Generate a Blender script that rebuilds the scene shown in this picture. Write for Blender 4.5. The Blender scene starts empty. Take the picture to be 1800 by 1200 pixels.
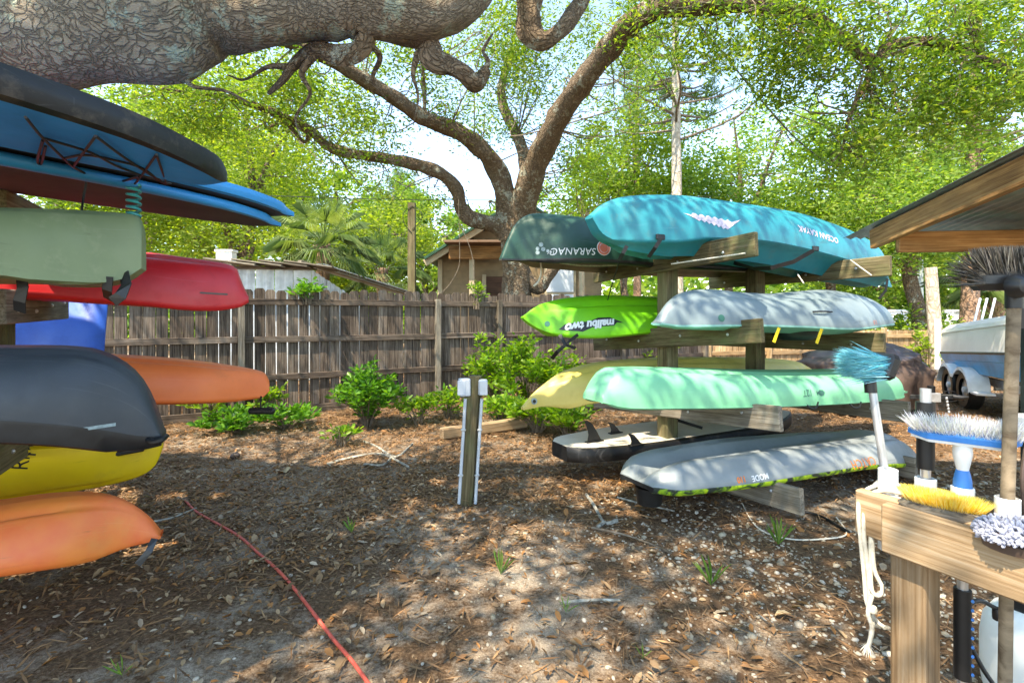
import bpy, bmesh, math, random
import numpy as np
from mathutils import Vector, Matrix
from mathutils.bvhtree import BVHTree

random.seed(7); rng = np.random.default_rng(7)
scene = bpy.context.scene
COL = scene.collection

# ------------------------------------------------------------------ camera, sky, sun, exposure
CAM_H, FPX, HOR = 1.45, 900.0, 552.0
cam_d = bpy.data.cameras.new('camera'); cam = bpy.data.objects.new('camera', cam_d); COL.objects.link(cam)
cam.location = (0, 0, CAM_H); cam.rotation_euler = (math.radians(90), 0, 0)
cam_d.sensor_width = 36; cam_d.lens = 18; cam_d.shift_y = (HOR - 600) / 1800.0
cam_d.clip_start = 0.05; cam_d.clip_end = 600
scene.camera = cam
SUN_EL, SUN_AZ = 60.0, 218.0            # azimuth clockwise from +Y: behind the camera, to the left
world = bpy.data.worlds.new('World'); scene.world = world; world.use_nodes = True
wn = world.node_tree; wn.nodes.clear()
sky = wn.nodes.new('ShaderNodeTexSky'); sky.sky_type = 'NISHITA'; sky.sun_disc = False
sky.sun_elevation = math.radians(SUN_EL); sky.sun_rotation = math.radians(SUN_AZ)
sky.air_density = 1.0; sky.dust_density = 0.2; sky.ozone_density = 3.0
bg = wn.nodes.new('ShaderNodeBackground'); bg.inputs['Strength'].default_value = 0.15
wo = wn.nodes.new('ShaderNodeOutputWorld')
wn.links.new(sky.outputs[0], bg.inputs[0]); wn.links.new(bg.outputs[0], wo.inputs[0])
sl = bpy.data.lights.new('sun', 'SUN'); sl.energy = 2.7; sl.angle = math.radians(0.5); sl.color = (1.0, 0.95, 0.86)
so = bpy.data.objects.new('sun', sl); COL.objects.link(so)
_a, _e = math.radians(SUN_AZ), math.radians(SUN_EL)
SUNV = Vector((math.sin(_a) * math.cos(_e), math.cos(_a) * math.cos(_e), math.sin(_e)))
so.rotation_euler = (-SUNV).to_track_quat('-Z', 'Y').to_euler(); so.location = SUNV * 50
scene.view_settings.view_transform = 'Standard'; scene.view_settings.look = 'None'
scene.view_settings.exposure = 2.28; scene.view_settings.gamma = 1.0
scene.view_settings.use_white_balance = True; scene.view_settings.white_balance_temperature = 7600; scene.view_settings.white_balance_tint = 10
scene.render.engine = 'CYCLES'
scene.cycles.max_bounces = 8; scene.cycles.diffuse_bounces = 5; scene.cycles.transmission_bounces = 4
scene.cycles.use_denoising = True

# ------------------------------------------------------------------ helpers
def P(px, py, d):
    """the place in the yard that stands d metres in front of the viewpoint, sighted at px, py"""
    return Vector(((px - 900) / FPX * d, d, CAM_H + (HOR - py) / FPX * d))
def G(px, d, z=0.0):
    return Vector(((px - 900) / FPX * d, d, z))
WM = {}
def link(o, parent, M):
    COL.objects.link(o)
    if parent is not None:
        o.parent = parent; o.matrix_basis = WM[parent.name].inverted() @ M
    else:
        o.matrix_basis = M
    WM[o.name] = M.copy()
    return o
def tag(o, label, cat, group=None):
    o['label'] = label; o['category'] = cat
    if group: o['group'] = group
    return o
def thing(name, label, cat, loc, group=None):
    o = bpy.data.objects.new(name, None); o.empty_display_size = 0.1
    link(o, None, Matrix.Translation(Vector(loc)))
    return tag(o, label, cat, group)
def meshobj(name, me, parent=None, M=None, m=None, label=None):
    if m is not None:
        me.materials.clear(); me.materials.append(m)
    o = bpy.data.objects.new(name, me)
    link(o, parent, M if M is not None else Matrix.Identity(4))
    if label: o['label'] = label
    return o
def pydata(verts, faces, smooth=False, sharp=None):
    me = bpy.data.meshes.new('m'); me.from_pydata([tuple(v) for v in verts], [], faces); me.update()
    if smooth:
        me.shade_smooth()
        if sharp: me.set_sharp_from_angle(angle=math.radians(sharp))
    return me
def raw(verts, loops, n_per, smooth=False):
    """fast mesh of equal n-gons from numpy arrays"""
    me = bpy.data.meshes.new('m'); nf = len(loops) // n_per
    me.vertices.add(len(verts)); me.vertices.foreach_set('co', np.asarray(verts, np.float32).ravel())
    me.loops.add(len(loops)); me.loops.foreach_set('vertex_index', np.asarray(loops, np.int32))
    me.polygons.add(nf); me.polygons.foreach_set('loop_start', np.arange(nf, dtype=np.int32) * n_per)
    if smooth: me.polygons.foreach_set('use_smooth', np.ones(nf, bool))
    me.update(calc_edges=True)
    return me
BOXC = {}
def boxmesh(sx, sy, sz, bev=0.004):
    k = (round(sx, 4), round(sy, 4), round(sz, 4), bev)
    if k in BOXC: return BOXC[k].copy()
    bm = bmesh.new(); bmesh.ops.create_cube(bm, size=1.0)
    for v in bm.verts: v.co = Vector((v.co.x * sx, v.co.y * sy, v.co.z * sz))
    if bev: bmesh.ops.bevel(bm, geom=bm.edges[:], offset=min(bev, .3 * min(sx, sy, sz)), segments=1, affect='EDGES')
    me = bpy.data.meshes.new('m'); bm.to_mesh(me); bm.free(); BOXC[k] = me
    return me.copy()
def axM(p0, p1, roll=0.0, up=Vector((0, 0, 1))):
    p0, p1 = Vector(p0), Vector(p1); x = (p1 - p0).normalized()
    if abs(x.dot(up)) > .98: up = Vector((0, 1, 0))
    y = up.cross(x).normalized(); z = x.cross(y)
    R = Matrix((x, y, z)).transposed().to_4x4() @ Matrix.Rotation(roll, 4, 'X')
    return Matrix.Translation((p0 + p1) / 2) @ R
def beam(name, p0, p1, w, h, m, parent=None, roll=0.0, bev=0.004, up=Vector((0, 0, 1))):
    L = (Vector(p1) - Vector(p0)).length
    return meshobj(name, boxmesh(L, w, h, bev), parent, axM(p0, p1, roll, up), m)
def box(name, c, s, m, parent=None, rz=0.0, bev=0.004):
    return meshobj(name, boxmesh(*s, bev), parent, Matrix.Translation(Vector(c)) @ Matrix.Rotation(rz, 4, 'Z'), m)
def crom(pts, n):
    """catmull-rom through rows of numbers, n samples per span"""
    A = np.array(pts, float); A = np.vstack([2 * A[0] - A[1], A, 2 * A[-1] - A[-2]]); out = []
    for i in range(1, len(A) - 2):
        for k in range(n):
            t = k / n
            out.append(.5 * (2 * A[i] + (A[i + 1] - A[i - 1]) * t + (2 * A[i - 1] - 5 * A[i] + 4 * A[i + 1] - A[i + 2]) * t * t + (3 * A[i] - A[i - 1] - 3 * A[i + 1] + A[i + 2]) * t ** 3))
    out.append(A[-2]); return np.array(out)
def tubedata(rows, segs=8, n=5, lump=0.0, seed=0, cap=True, ridge=0):
    """rows: (x,y,z,r). Returns verts, faces, uv per loop"""
    R = crom(rows, n) if n > 1 else np.array(rows, float); R[:, 3] = np.maximum(R[:, 3], 1e-4); RM = float(np.median(R[:, 3]))
    C = R[:, :3]; T = np.gradient(C, axis=0); T /= np.linalg.norm(T, axis=1)[:, None] + 1e-9
    up = np.array([0, 0, 1.0]) if abs(T[0][2]) < .9 else np.array([1.0, 0, 0])
    a = np.cross(up, T[0]); a /= np.linalg.norm(a); V = []; U = []; vl = 0; ph = np.random.default_rng(seed).uniform(0, 6.28, 8)
    for i in range(len(C)):
        a = a - T[i] * a.dot(T[i]); a /= np.linalg.norm(a) + 1e-9; b = np.cross(T[i], a)
        if i: vl += np.linalg.norm(C[i] - C[i - 1])
        for j in range(segs):
            th = 2 * math.pi * j / segs; r = R[i, 3]
            if lump: r *= 1 + lump * (math.sin(2 * th + 3.1 * vl / max(.3, r * 3) + ph[0]) * .5 + math.sin(3 * th - 5.3 * vl + ph[1]) * .3 + math.sin(5 * th + 9 * vl + ph[2]) * .2 + ridge * math.sin(11 * th + 2 * math.sin(4 * vl + ph[3])) * .3)
            V.append(C[i] + r * (math.cos(th) * a + math.sin(th) * b)); U.append((j / segs * 2 * math.pi * RM, vl))
    F = []; UV = []; w = 2 * math.pi * RM
    for i in range(len(C) - 1):
        for j in range(segs):
            k = (j + 1) % segs; F.append((i * segs + j, i * segs + k, (i + 1) * segs + k, (i + 1) * segs + j))
            u0 = U[i * segs + j]; u1 = U[(i + 1) * segs + j]; du = w / segs
            UV += [u0, (u0[0] + du, u0[1]), (u1[0] + du, u1[1]), u1]
    if cap:
        F.append(tuple(range(segs - 1, -1, -1))); UV += [(0, 0)] * segs
        b0 = (len(C) - 1) * segs; F.append(tuple(b0 + j for j in range(segs))); UV += [(0, vl)] * segs
    return V, F, UV
def tubes(name, list_of_rows, m, parent=None, segs=8, n=5, lump=0.0, ridge=0, origin=None):
    V, F, UV = [], [], []
    for k, rows in enumerate(list_of_rows):
        v, f, u = tubedata(rows, segs, n, lump, k + len(name), True, ridge); o = len(V)
        V += v; F += [tuple(i + o for i in q) for q in f]; UV += u
    O = Vector(origin) if origin is not None else (WM[parent.name].translation if parent else Vector((0, 0, 0)))
    me = pydata([Vector(v) - O for v in V], F, True, 50)
    ul = me.uv_layers.new(name='UVMap'); ul.data.foreach_set('uv', np.array(UV, np.float32).ravel())
    return meshobj(name, me, parent, Matrix.Translation(O), m)
def tube(name, pts, r, m, parent=None, segs=8, n=5, origin=None):
    rr = r if isinstance(r, (list, tuple)) else [r] * len(pts)
    return tubes(name, [[(*Vector(p), q) for p, q in zip(pts, rr)]], m, parent, segs, n, origin=origin)
def lathe(name, prof, m, parent=None, M=None, segs=20, cap=True):
    V = []; F = []
    for (r, z) in prof:
        for j in range(segs): V.append((r * math.cos(6.28318 * j / segs), r * math.sin(6.28318 * j / segs), z))
    for i in range(len(prof) - 1):
        for j in range(segs): k = (j + 1) % segs; F.append((i * segs + j, i * segs + k, (i + 1) * segs + k, (i + 1) * segs + j))
    if cap: F.append(tuple(range(segs - 1, -1, -1))); F.append(tuple((len(prof) - 1) * segs + j for j in range(segs)))
    return meshobj(name, pydata(V, F, True, 35), parent, M, m)

# ------------------------------------------------------------------ materials
def nodes(name):
    m = bpy.data.materials.new(name); m.use_nodes = True; t = m.node_tree; t.nodes.clear()
    out = t.nodes.new('ShaderNodeOutputMaterial'); b = t.nodes.new('ShaderNodeBsdfPrincipled')
    t.links.new(b.outputs[0], out.inputs[0]); return m, t, b, out
def ramp(t, fac, cols):
    r = t.nodes.new('ShaderNodeValToRGB'); e = r.color_ramp.elements
    while len(e) < len(cols): e.new(.5)
    for k, (p, c) in enumerate(cols): e[k].position = p; e[k].color = (*c, 1)
    t.links.new(fac, r.inputs[0]); return r.outputs[0]
def coords(t, kind='Object', scale=(1, 1, 1), jitter=True):
    c = t.nodes.new('ShaderNodeTexCoord'); mp = t.nodes.new('ShaderNodeMapping'); mp.inputs['Scale'].default_value = scale
    src = c.outputs[kind]
    if jitter:
        oi = t.nodes.new('ShaderNodeObjectInfo'); ad = t.nodes.new('ShaderNodeVectorMath'); ad.operation = 'ADD'
        ml = t.nodes.new('ShaderNodeMath'); ml.operation = 'MULTIPLY'; ml.inputs[1].default_value = 37.0
        t.links.new(oi.outputs['Random'], ml.inputs[0]); t.links.new(src, ad.inputs[0]); t.links.new(ml.outputs[0], ad.inputs[1]); src = ad.outputs[0]
    t.links.new(src, mp.inputs[0]); return mp.outputs[0]
def noise(t, vec, scale, det=4, rough=.55, dist=0):
    n = t.nodes.new('ShaderNodeTexNoise'); n.inputs['Scale'].default_value = scale; n.inputs['Detail'].default_value = det
    n.inputs['Roughness'].default_value = rough; n.inputs['Distortion'].default_value = dist
    if vec is not None: t.links.new(vec, n.inputs['Vector'])
    return n.outputs['Fac']
def mixc(t, f, a, b):
    m = t.nodes.new('ShaderNodeMix'); m.data_type = 'RGBA'
    if hasattr(f, 'links'): t.links.new(f, m.inputs['Factor'])
    else: m.inputs['Factor'].default_value = f
    for s, v in (('A', a), ('B', b)):
        i = [q for q in m.inputs if q.name == s and q.type == 'RGBA'][0]
        if hasattr(v, 'links'): t.links.new(v, i)
        else: i.default_value = (*v, 1)
    return [q for q in m.outputs if q.type == 'RGBA'][0]
def bump(t, b, h, strength=.3, dist=.01):
    n = t.nodes.new('ShaderNodeBump'); n.inputs['Strength'].default_value = strength; n.inputs['Distance'].default_value = dist
    t.links.new(h, n.inputs['Height']); t.links.new(n.outputs[0], b.inputs['Normal'])
def plain(name, c, rough=.5, metal=0, var=.12, scale=6, spec=.5):
    m, t, b, o = nodes(name); v = coords(t); f = noise(t, v, scale, 5)
    d = tuple(x * (1 - var * 2) for x in c); l = tuple(min(1, x * (1 + var)) for x in c)
    t.links.new(ramp(t, f, [(.3, d), (.7, l)]), b.inputs['Base Color'])
    b.inputs['Roughness'].default_value = rough; b.inputs['Metallic'].default_value = metal
    b.inputs['Specular IOR Level'].default_value = spec
    return m
def plastic(name, c, c2=None, rough=.42, dirt=(.10, .08, .05), dirtamt=.35, zone=None):
    """rotomoulded hull: faded blotches, long scratches along the hull, grime"""
    m, t, b, o = nodes(name); v = coords(t, 'Object', jitter=False)
    c2 = c2 or tuple(x * .72 for x in c)
    big = noise(t, v, 2.2, 5, .6); col = ramp(t, big, [(.32, c2), (.62, c)])
    vs = coords(t, 'UV', (1.2, 46, 1), False); scr = noise(t, vs, 1.0, 6, .7)
    sc = ramp(t, scr, [(.60, (0, 0, 0)), (.74, (1, 1, 1))])
    lt = tuple(min(1, x * .8 + .16) for x in c)
    s2 = t.nodes.new('ShaderNodeMath'); s2.operation = 'MULTIPLY'; t.links.new(sc, s2.inputs[0]); s2.inputs[1].default_value = .42
    col = mixc(t, s2.outputs[0], col, lt)
    sk = ramp(t, noise(t, coords(t, 'UV', (2.6, 20, 1), False), 1.0, 7, .75, .5), [(.62, (0, 0, 0)), (.68, (.45, .45, .45))]); col = mixc(t, sk, col, tuple(x * .45 for x in c))
    dn = noise(t, v, 7.0, 8, .72); dr = ramp(t, dn, [(.54, (0, 0, 0)), (.80, (1, 1, 1))])
    d2 = t.nodes.new('ShaderNodeMath'); d2.operation = 'MULTIPLY'; t.links.new(dr, d2.inputs[0]); d2.inputs[1].default_value = dirtamt
    col = mixc(t, d2.outputs[0], col, dirt); t.links.new(col, b.inputs['Base Color'])
    r = ramp(t, dn, [(.3, (rough - .06,) * 3), (.75, (min(1, rough + .25),) * 3)]); t.links.new(r, b.inputs['Roughness'])
    bump(t, b, noise(t, v, 90, 3), .06, .004); return m
def wood(name, c1, c2, c3=None, rough=.8, grain=34, along=1.6, moss=None, bstr=.5):
    """grain runs along local X of each board; colour drifts from board to board"""
    m, t, b, o = nodes(name); v = coords(t, 'Object', (along, grain, grain)); n1 = noise(t, v, 1.0, 6, .65, .6)
    col = ramp(t, n1, [(.34, c2), (.50, c1), (.68, c3 or tuple(min(1, x * 1.25) for x in c1))])
    v2 = coords(t, 'Object', (1.5, 5, 5)); n2 = noise(t, v2, 1.4, 5, .6)
    st = ramp(t, n2, [(.36, (.42, .42, .42)), (.64, (1, 1, 1))])
    mu = t.nodes.new('ShaderNodeMix'); mu.data_type = 'RGBA'; mu.blend_type = 'MULTIPLY'; mu.inputs['Factor'].default_value = .85
    ins = [q for q in mu.inputs if q.type == 'RGBA']; t.links.new(col, ins[0]); t.links.new(st, ins[1]); col = [q for q in mu.outputs if q.type == 'RGBA'][0]
    oi = t.nodes.new('ShaderNodeObjectInfo'); tint = ramp(t, oi.outputs['Random'], [(0, (.58, .55, .53)), (1, (1.05, 1.05, 1.05))])
    mv = t.nodes.new('ShaderNodeMix'); mv.data_type = 'RGBA'; mv.blend_type = 'MULTIPLY'; mv.inputs['Factor'].default_value = 1
    ins = [q for q in mv.inputs if q.type == 'RGBA']; t.links.new(col, ins[0]); t.links.new(tint, ins[1]); col = [q for q in mv.outputs if q.type == 'RGBA'][0]
    if moss:
        mf = ramp(t, noise(t, v2, 2.3, 6, .7), [(.48, (0, 0, 0)), (.68, (.8, .8, .8))]); col = mixc(t, mf, col, moss)
    t.links.new(col, b.inputs['Base Color']); b.inputs['Roughness'].default_value = rough; b.inputs['Specular IOR Level'].default_value = .2
    bump(t, b, n1, bstr, .006); return m
def bark(name, c1, c2, lichen=None, scale=9.0, disp=.03):
    m, t, b, o = nodes(name); uv = coords(t, 'UV', (1.0, .6, 1), False)
    wob = t.nodes.new('ShaderNodeTexNoise'); wob.inputs['Scale'].default_value = 9; wob.inputs['Detail'].default_value = 5; t.links.new(uv, wob.inputs['Vector'])
    ad = t.nodes.new('ShaderNodeVectorMath'); ad.operation = 'MULTIPLY_ADD'; ad.inputs[1].default_value = (.16, .16, 0)
    t.links.new(wob.outputs['Color'], ad.inputs[0]); t.links.new(uv, ad.inputs[2])
    vo = t.nodes.new('ShaderNodeTexVoronoi'); vo.feature = 'DISTANCE_TO_EDGE'; vo.inputs['Scale'].default_value = scale * 1.6; t.links.new(ad.outputs[0], vo.inputs['Vector'])
    n1 = noise(t, coords(t, 'UV', (1.0, .35, 1), False), scale * 1.4, 9, .74, .6)
    cr = t.nodes.new('ShaderNodeMath'); cr.operation = 'MULTIPLY_ADD'; t.links.new(n1, cr.inputs[0]); cr.inputs[1].default_value = 1.5
    ve = ramp(t, vo.outputs['Distance'], [(0, (.22, .22, .22)), (.17, (1, 1, 1))]); t.links.new(ve, cr.inputs[2])
    hf = t.nodes.new('ShaderNodeMath'); hf.operation = 'MULTIPLY'; hf.inputs[1].default_value = .46; t.links.new(cr.outputs[0], hf.inputs[0])
    col = ramp(t, hf.outputs[0], [(.0, c2), (.42, tuple(.5 * (a + b_) for a, b_ in zip(c1, c2))), (.68, c1), (.95, tuple(x * 1.35 for x in c1))])
    ob = coords(t, 'Object', jitter=False)
    warm = ramp(t, noise(t, ob, 2.1, 4), [(.4, (1, 1, 1)), (.7, (.90, .80, .68))])
    mu = t.nodes.new('ShaderNodeMix'); mu.data_type = 'RGBA'; mu.blend_type = 'MULTIPLY'; mu.inputs['Factor'].default_value = 1
    ins = [q for q in mu.inputs if q.type == 'RGBA']; t.links.new(col, ins[0]); t.links.new(warm, ins[1]); col = [q for q in mu.outputs if q.type == 'RGBA'][0]
    if lichen:
        lf = ramp(t, noise(t, ob, 4.2, 10, .80), [(.545, (0, 0, 0)), (.585, (.85, .85, .85))]); col = mixc(t, lf, col, lichen)
    t.links.new(col, b.inputs['Base Color']); b.inputs['Roughness'].default_value = .92; b.inputs['Specular IOR Level'].default_value = .15
    bump(t, b, cr.outputs[0], 1.0, disp); return m
def leafmat(name, cols, trans=.5, rough=.5, per='island'):
    m, t, b, out = nodes(name); g = t.nodes.new('ShaderNodeNewGeometry')
    n = len(cols); c = ramp(t, g.outputs['Random Per Island'], [(k / (n - 1), q) for k, q in enumerate(cols)])
    t.links.new(c, b.inputs['Base Color']); b.inputs['Roughness'].default_value = rough; b.inputs['Specular IOR Level'].default_value = .3
    tr = t.nodes.new('ShaderNodeBsdfTranslucent'); hs = t.nodes.new('ShaderNodeMix'); hs.data_type = 'RGBA'; hs.blend_type = 'MULTIPLY'; hs.inputs['Factor'].default_value = 1
    ins = [q for q in hs.inputs if q.type == 'RGBA']; t.links.new(c, ins[0]); ins[1].default_value = (1.85, 1.8, .6, 1)
    t.links.new([q for q in hs.outputs if q.type == 'RGBA'][0], tr.inputs[0])
    mx = t.nodes.new('ShaderNodeMixShader'); mx.inputs[0].default_value = trans
    t.links.new(b.outputs[0], mx.inputs[1]); t.links.new(tr.outputs[0], mx.inputs[2]); t.links.new(mx.outputs[0], out.inputs[0]); return m

M = {}
M['fence'] = wood('weathered_fence_wood', (.205, .155, .118), (.040, .029, .023), (.36, .30, .24), .9, 62, 1.6, bstr=.7)
M['rackwood'] = wood('mossy_treated_timber', (.21, .17, .085), (.09, .07, .038), (.33, .28, .17), .85, 75, 2.2, moss=(.13, .14, .06))
M['greytimber'] = wood('grey_weathered_timber', (.30, .26, .20), (.14, .115, .085), (.44, .40, .33), .85, 75, 2.2)
M['cedar'] = wood('orange_stained_timber', (.44, .22, .075), (.24, .10, .03), (.56, .32, .13), .65, 70, 1.8, bstr=.25)
M['newpine'] = wood('bare_pine_timber', (.47, .32, .18), (.28, .17, .085), (.58, .44, .29), .75, 80, 1.6, bstr=.35)
M['tanfence'] = wood('new_fence_pine', (.62, .42, .22), (.42, .26, .12), (.72, .54, .33), .8, 24, 1.0, bstr=.25)
M['bark'] = bark('live_oak_bark', (.34, .275, .205), (.050, .037, .027), (.46, .50, .38), 25.0, .035)
M['bark2'] = bark('oak_bark_rough', (.21, .155, .105), (.045, .031, .022), (.42, .42, .33), 22.0, .025)
M['pinebark'] = bark('pine_bark', (.30, .20, .14), (.09, .055, .04), None, 8.0, .02)
M['palebark'] = bark('pale_flaking_bark', (.50, .44, .35), (.26, .20, .14), None, 5.0, .012)
M['twig'] = plain('twig', (.21, .165, .12), .9, 0, .3, 20, .2)
M['deadtwig'] = plain('lichened_twig', (.36, .34, .28), .95, 0, .35, 25, .1)
M['oakleaf'] = leafmat('live_oak_leaf', [(.05, .11, .02), (.11, .20, .03), (.17, .26, .04), (.21, .25, .04), (.09, .18, .03)], .55)
M['brightleaf'] = leafmat('bright_leaf', [(.07, .14, .02), (.15, .25, .03), (.23, .31, .04), (.11, .20, .025)], .55)
M['yellowleaf'] = leafmat('yellow_green_leaf', [(.11, .19, .028), (.21, .29, .04), (.27, .32, .05), (.16, .25, .035)], .55)
M['coolleaf'] = leafmat('cool_leaf', [(.07, .15, .03), (.15, .26, .05), (.22, .33, .06), (.26, .33, .07)], .55)
M['needle'] = leafmat('pine_needle', [(.06, .12, .03), (.11, .19, .04), (.15, .23, .05)], .35)
M['palm'] = leafmat('palm_leaf', [(.09, .15, .05), (.16, .23, .08), (.24, .30, .12)], .35)
M['shrub'] = leafmat('shrub_leaf', [(.035, .12, .015), (.07, .20, .02), (.12, .29, .03), (.17, .33, .04)], .4, .35)
M['vine'] = leafmat('vine_leaf', [(.06, .16, .015), (.14, .28, .025), (.25, .38, .035), (.10, .22, .02)], .5, .4)
M['litter'] = leafmat('dry_leaf', [(.11, .060, .030), (.22, .115, .045), (.36, .16, .05), (.15, .09, .048), (.40, .27, .15), (.19, .10, .045), (.46, .37, .26)], .12, .7)
M['needlelitter'] = leafmat('dry_needle', [(.11, .062, .033), (.27, .14, .06), (.19, .11, .055), (.36, .21, .10)], .05, .8)
M['pebble'] = leafmat('pebble', [(.27, .21, .14), (.38, .32, .23), (.32, .25, .16), (.48, .43, .35), (.22, .18, .13)], 0, .75)
M['grassblade'] = leafmat('grass_blade', [(.07, .16, .03), (.13, .25, .05), (.19, .28, .07)], .4)
M['black'] = plain('black_rubber', (.006, .006, .0065), .5, 0, .3, 20)
M['blackplastic'] = plain('black_plastic', (.014, .015, .016), .4, 0, .25, 14)
M['steel'] = plain('galvanised_steel', (.55, .56, .57), .42, .6, .15, 12)
M['alu'] = plain('aluminium', (.72, .73, .74), .3, .8, .1, 10)
M['pvc'] = plain('white_pvc', (.80, .80, .77), .4, 0, .07, 6)
M['greypvc'] = plain('grey_conduit', (.50, .53, .56), .5, 0, .08, 8)
M['whitepaint'] = plain('white_paint', (.80, .80, .78), .45, 0, .08, 5)
M['rope'] = plain('cotton_rope', (.66, .61, .50), .9, 0, .15, 60, .1)
M['cord'] = plain('red_cord', (.62, .10, .065), .5, 0, .12, 20)
M['bluefoam'] = plain('blue_plastic', (.03, .20, .55), .45, 0, .12, 9)
M['yellowtag'] = plain('yellow_webbing', (.80, .58, .02), .7, 0, .1, 30)
M['tarp'] = plain('brown_tarp', (.11, .072, .055), .45, 0, .3, 5)

def hull_cols():
    M['mint'] = plastic('mint_hull', (.20, .56, .31), (.16, .48, .26), .36, dirtamt=.16)
    M['greyhull'] = plastic('slate_grey_hull', (.19, .245, .26), (.135, .18, .195), .38, (.34, .37, .37), .28)
    M['aqua'] = plastic('aqua_deck', (.20, .44, .38), (.14, .34, .30), .45)
    M['teal'] = plastic('teal_hull', (.008, .235, .275), (.006, .17, .21), .40, (.20, .17, .12), .40)
    M['canoe'] = plastic('dark_green_hull', (.014, .062, .040), (.009, .042, .028), .40, (.08, .10, .08), .25)
    M['lime'] = plastic('lime_hull', (.17, .54, .012), (.11, .43, .01), .36, dirtamt=.12)
    M['paleyellow'] = plastic('faded_yellow_hull', (.68, .54, .15), (.56, .42, .09), .45, dirtamt=.2)
    M['catch'] = plastic('silver_grey_hull', (.235, .26, .262), (.18, .205, .21), .34, (.13, .14, .14), .3)
    M['red'] = plastic('red_hull', (.62, .022, .028), (.46, .012, .018), .38, (.12, .02, .02), .3)
    M['orange'] = plastic('faded_orange_hull', (.82, .19, .04), (.70, .14, .03), .48, (.32, .13, .06), .35)
    M['fire'] = plastic('orange_hull', (.80, .24, .04), (.70, .12, .03), .42, (.55, .36, .10), .3)
    M['yellow'] = plastic('yellow_hull', (.78, .56, .01), (.68, .45, .01), .42, dirtamt=.22)
    M['olive'] = plastic('olive_hull', (.20, .26, .13), (.15, .20, .10), .5, (.42, .44, .30), .45)
    M['charcoal'] = plastic('charcoal_hull', (.040, .048, .056), (.026, .032, .038), .42, (.09, .09, .085), .35)
    M['boardblue'] = plastic('blue_board', (.012, .30, .85), (.010, .24, .72), .8, (.05, .06, .10), .2)
    M['skyblue'] = plastic('sky_blue_board', (.02, .30, .68), (.015, .25, .58), .33, dirtamt=.08)
    M['padbrown'] = plastic('brown_deck_pad', (.070, .072, .076), (.045, .047, .05), .9)
    M['blackrail'] = plastic('black_rail', (.0065, .0065, .007), (.004, .004, .0045), .45, (.20, .16, .12), .5)
    M['cream'] = plastic('cream_board', (.62, .58, .50), (.52, .48, .41), .5, dirtamt=.15)
    M['sheetblue'] = plastic('bright_blue_sheet', (.006, .09, .45), (.005, .06, .34), .45, (.02, .05, .14), .35)
    m, t, b, o = nodes('camo_green'); v = coords(t, 'Object', jitter=False)
    t.links.new(ramp(t, noise(t, v, 9, 3, .6, 1.2), [(.42, (.02, .03, .025)), (.50, (.16, .30, .02)), (.60, (.42, .58, .02))]), b.inputs['Base Color']); b.inputs['Roughness'].default_value = .45; M['camo'] = m
hull_cols()
# ------------------------------------------------------------------ ground
def gh(x, y):
    r = np.hypot(x, y); k = np.clip(1 - (r - 9) / 8, 0, 1)
    h = .022 * np.sin(1.7 * x + .6 * y) * np.sin(1.3 * y - .5 * x + 1) + .012 * np.sin(4.1 * x + 1.2) * np.sin(3.7 * y) + .006 * np.sin(9.7 * x + 2.2 * y) * np.sin(8.3 * y)
    return k * (h - .02)
def warp(n, near, far):
    t = np.linspace(-1, 1, n); return np.sign(t) * (near * np.abs(t) + (far - near) * np.abs(t) ** 5)
gx = warp(301, 16, 260); gy = 5 + warp(301, 16, 260)
X, Y = np.meshgrid(gx, gy); Z = gh(X, Y)
idx = np.arange(301 * 301).reshape(301, 301)
q = np.stack([idx[:-1, :-1], idx[:-1, 1:], idx[1:, 1:], idx[1:, :-1]], -1).reshape(-1)
gm = raw(np.stack([X, Y, Z], -1).reshape(-1, 3), q, 4, True)
m, t, b, o = nodes('sandy_mulch_soil'); v = coords(t, 'Object', jitter=False)
big = noise(t, v, .55, 4, .6, .3); mid = noise(t, v, 3.2, 6, .7); fine = noise(t, v, 55, 5, .75); grit = noise(t, v, 160, 3, .8)
soil = ramp(t, fine, [(.30, (.048, .028, .016)), (.50, (.14, .083, .046)), (.68, (.26, .16, .088)), (.82, (.42, .30, .19))])
sand = ramp(t, grit, [(.30, (.19, .145, .10)), (.55, (.41, .335, .25)), (.75, (.62, .54, .44))])
sf = t.nodes.new('ShaderNodeMath'); sf.operation = 'MULTIPLY_ADD'; t.links.new(mid, sf.inputs[0]); sf.inputs[1].default_value = .9; t.links.new(big, sf.inputs[2])
s3 = t.nodes.new('ShaderNodeMath'); s3.operation = 'MULTIPLY_ADD'; t.links.new(fine, s3.inputs[0]); s3.inputs[1].default_value = .35; t.links.new(sf.outputs[0], s3.inputs[2])
mask = ramp(t, s3.outputs[0], [(.0, (0, 0, 0)), (.5, (0, 0, 0)), (1.0, (1, 1, 1))]); t.nodes[-1].color_ramp.elements[1].position = .56
mk = t.nodes.new('ShaderNodeMapRange'); mk.inputs[1].default_value = 1.07; mk.inputs[2].default_value = 1.30; t.links.new(s3.outputs[0], mk.inputs[0])
t.links.new(mixc(t, mk.outputs[0], soil, sand), b.inputs['Base Color']); b.inputs['Roughness'].default_value = .95; b.inputs['Specular IOR Level'].default_value = .1
bump(t, b, fine, .8, .02); M['ground'] = m
gr = meshobj('ground', gm, None, None, m); gr['kind'] = 'structure'

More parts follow.
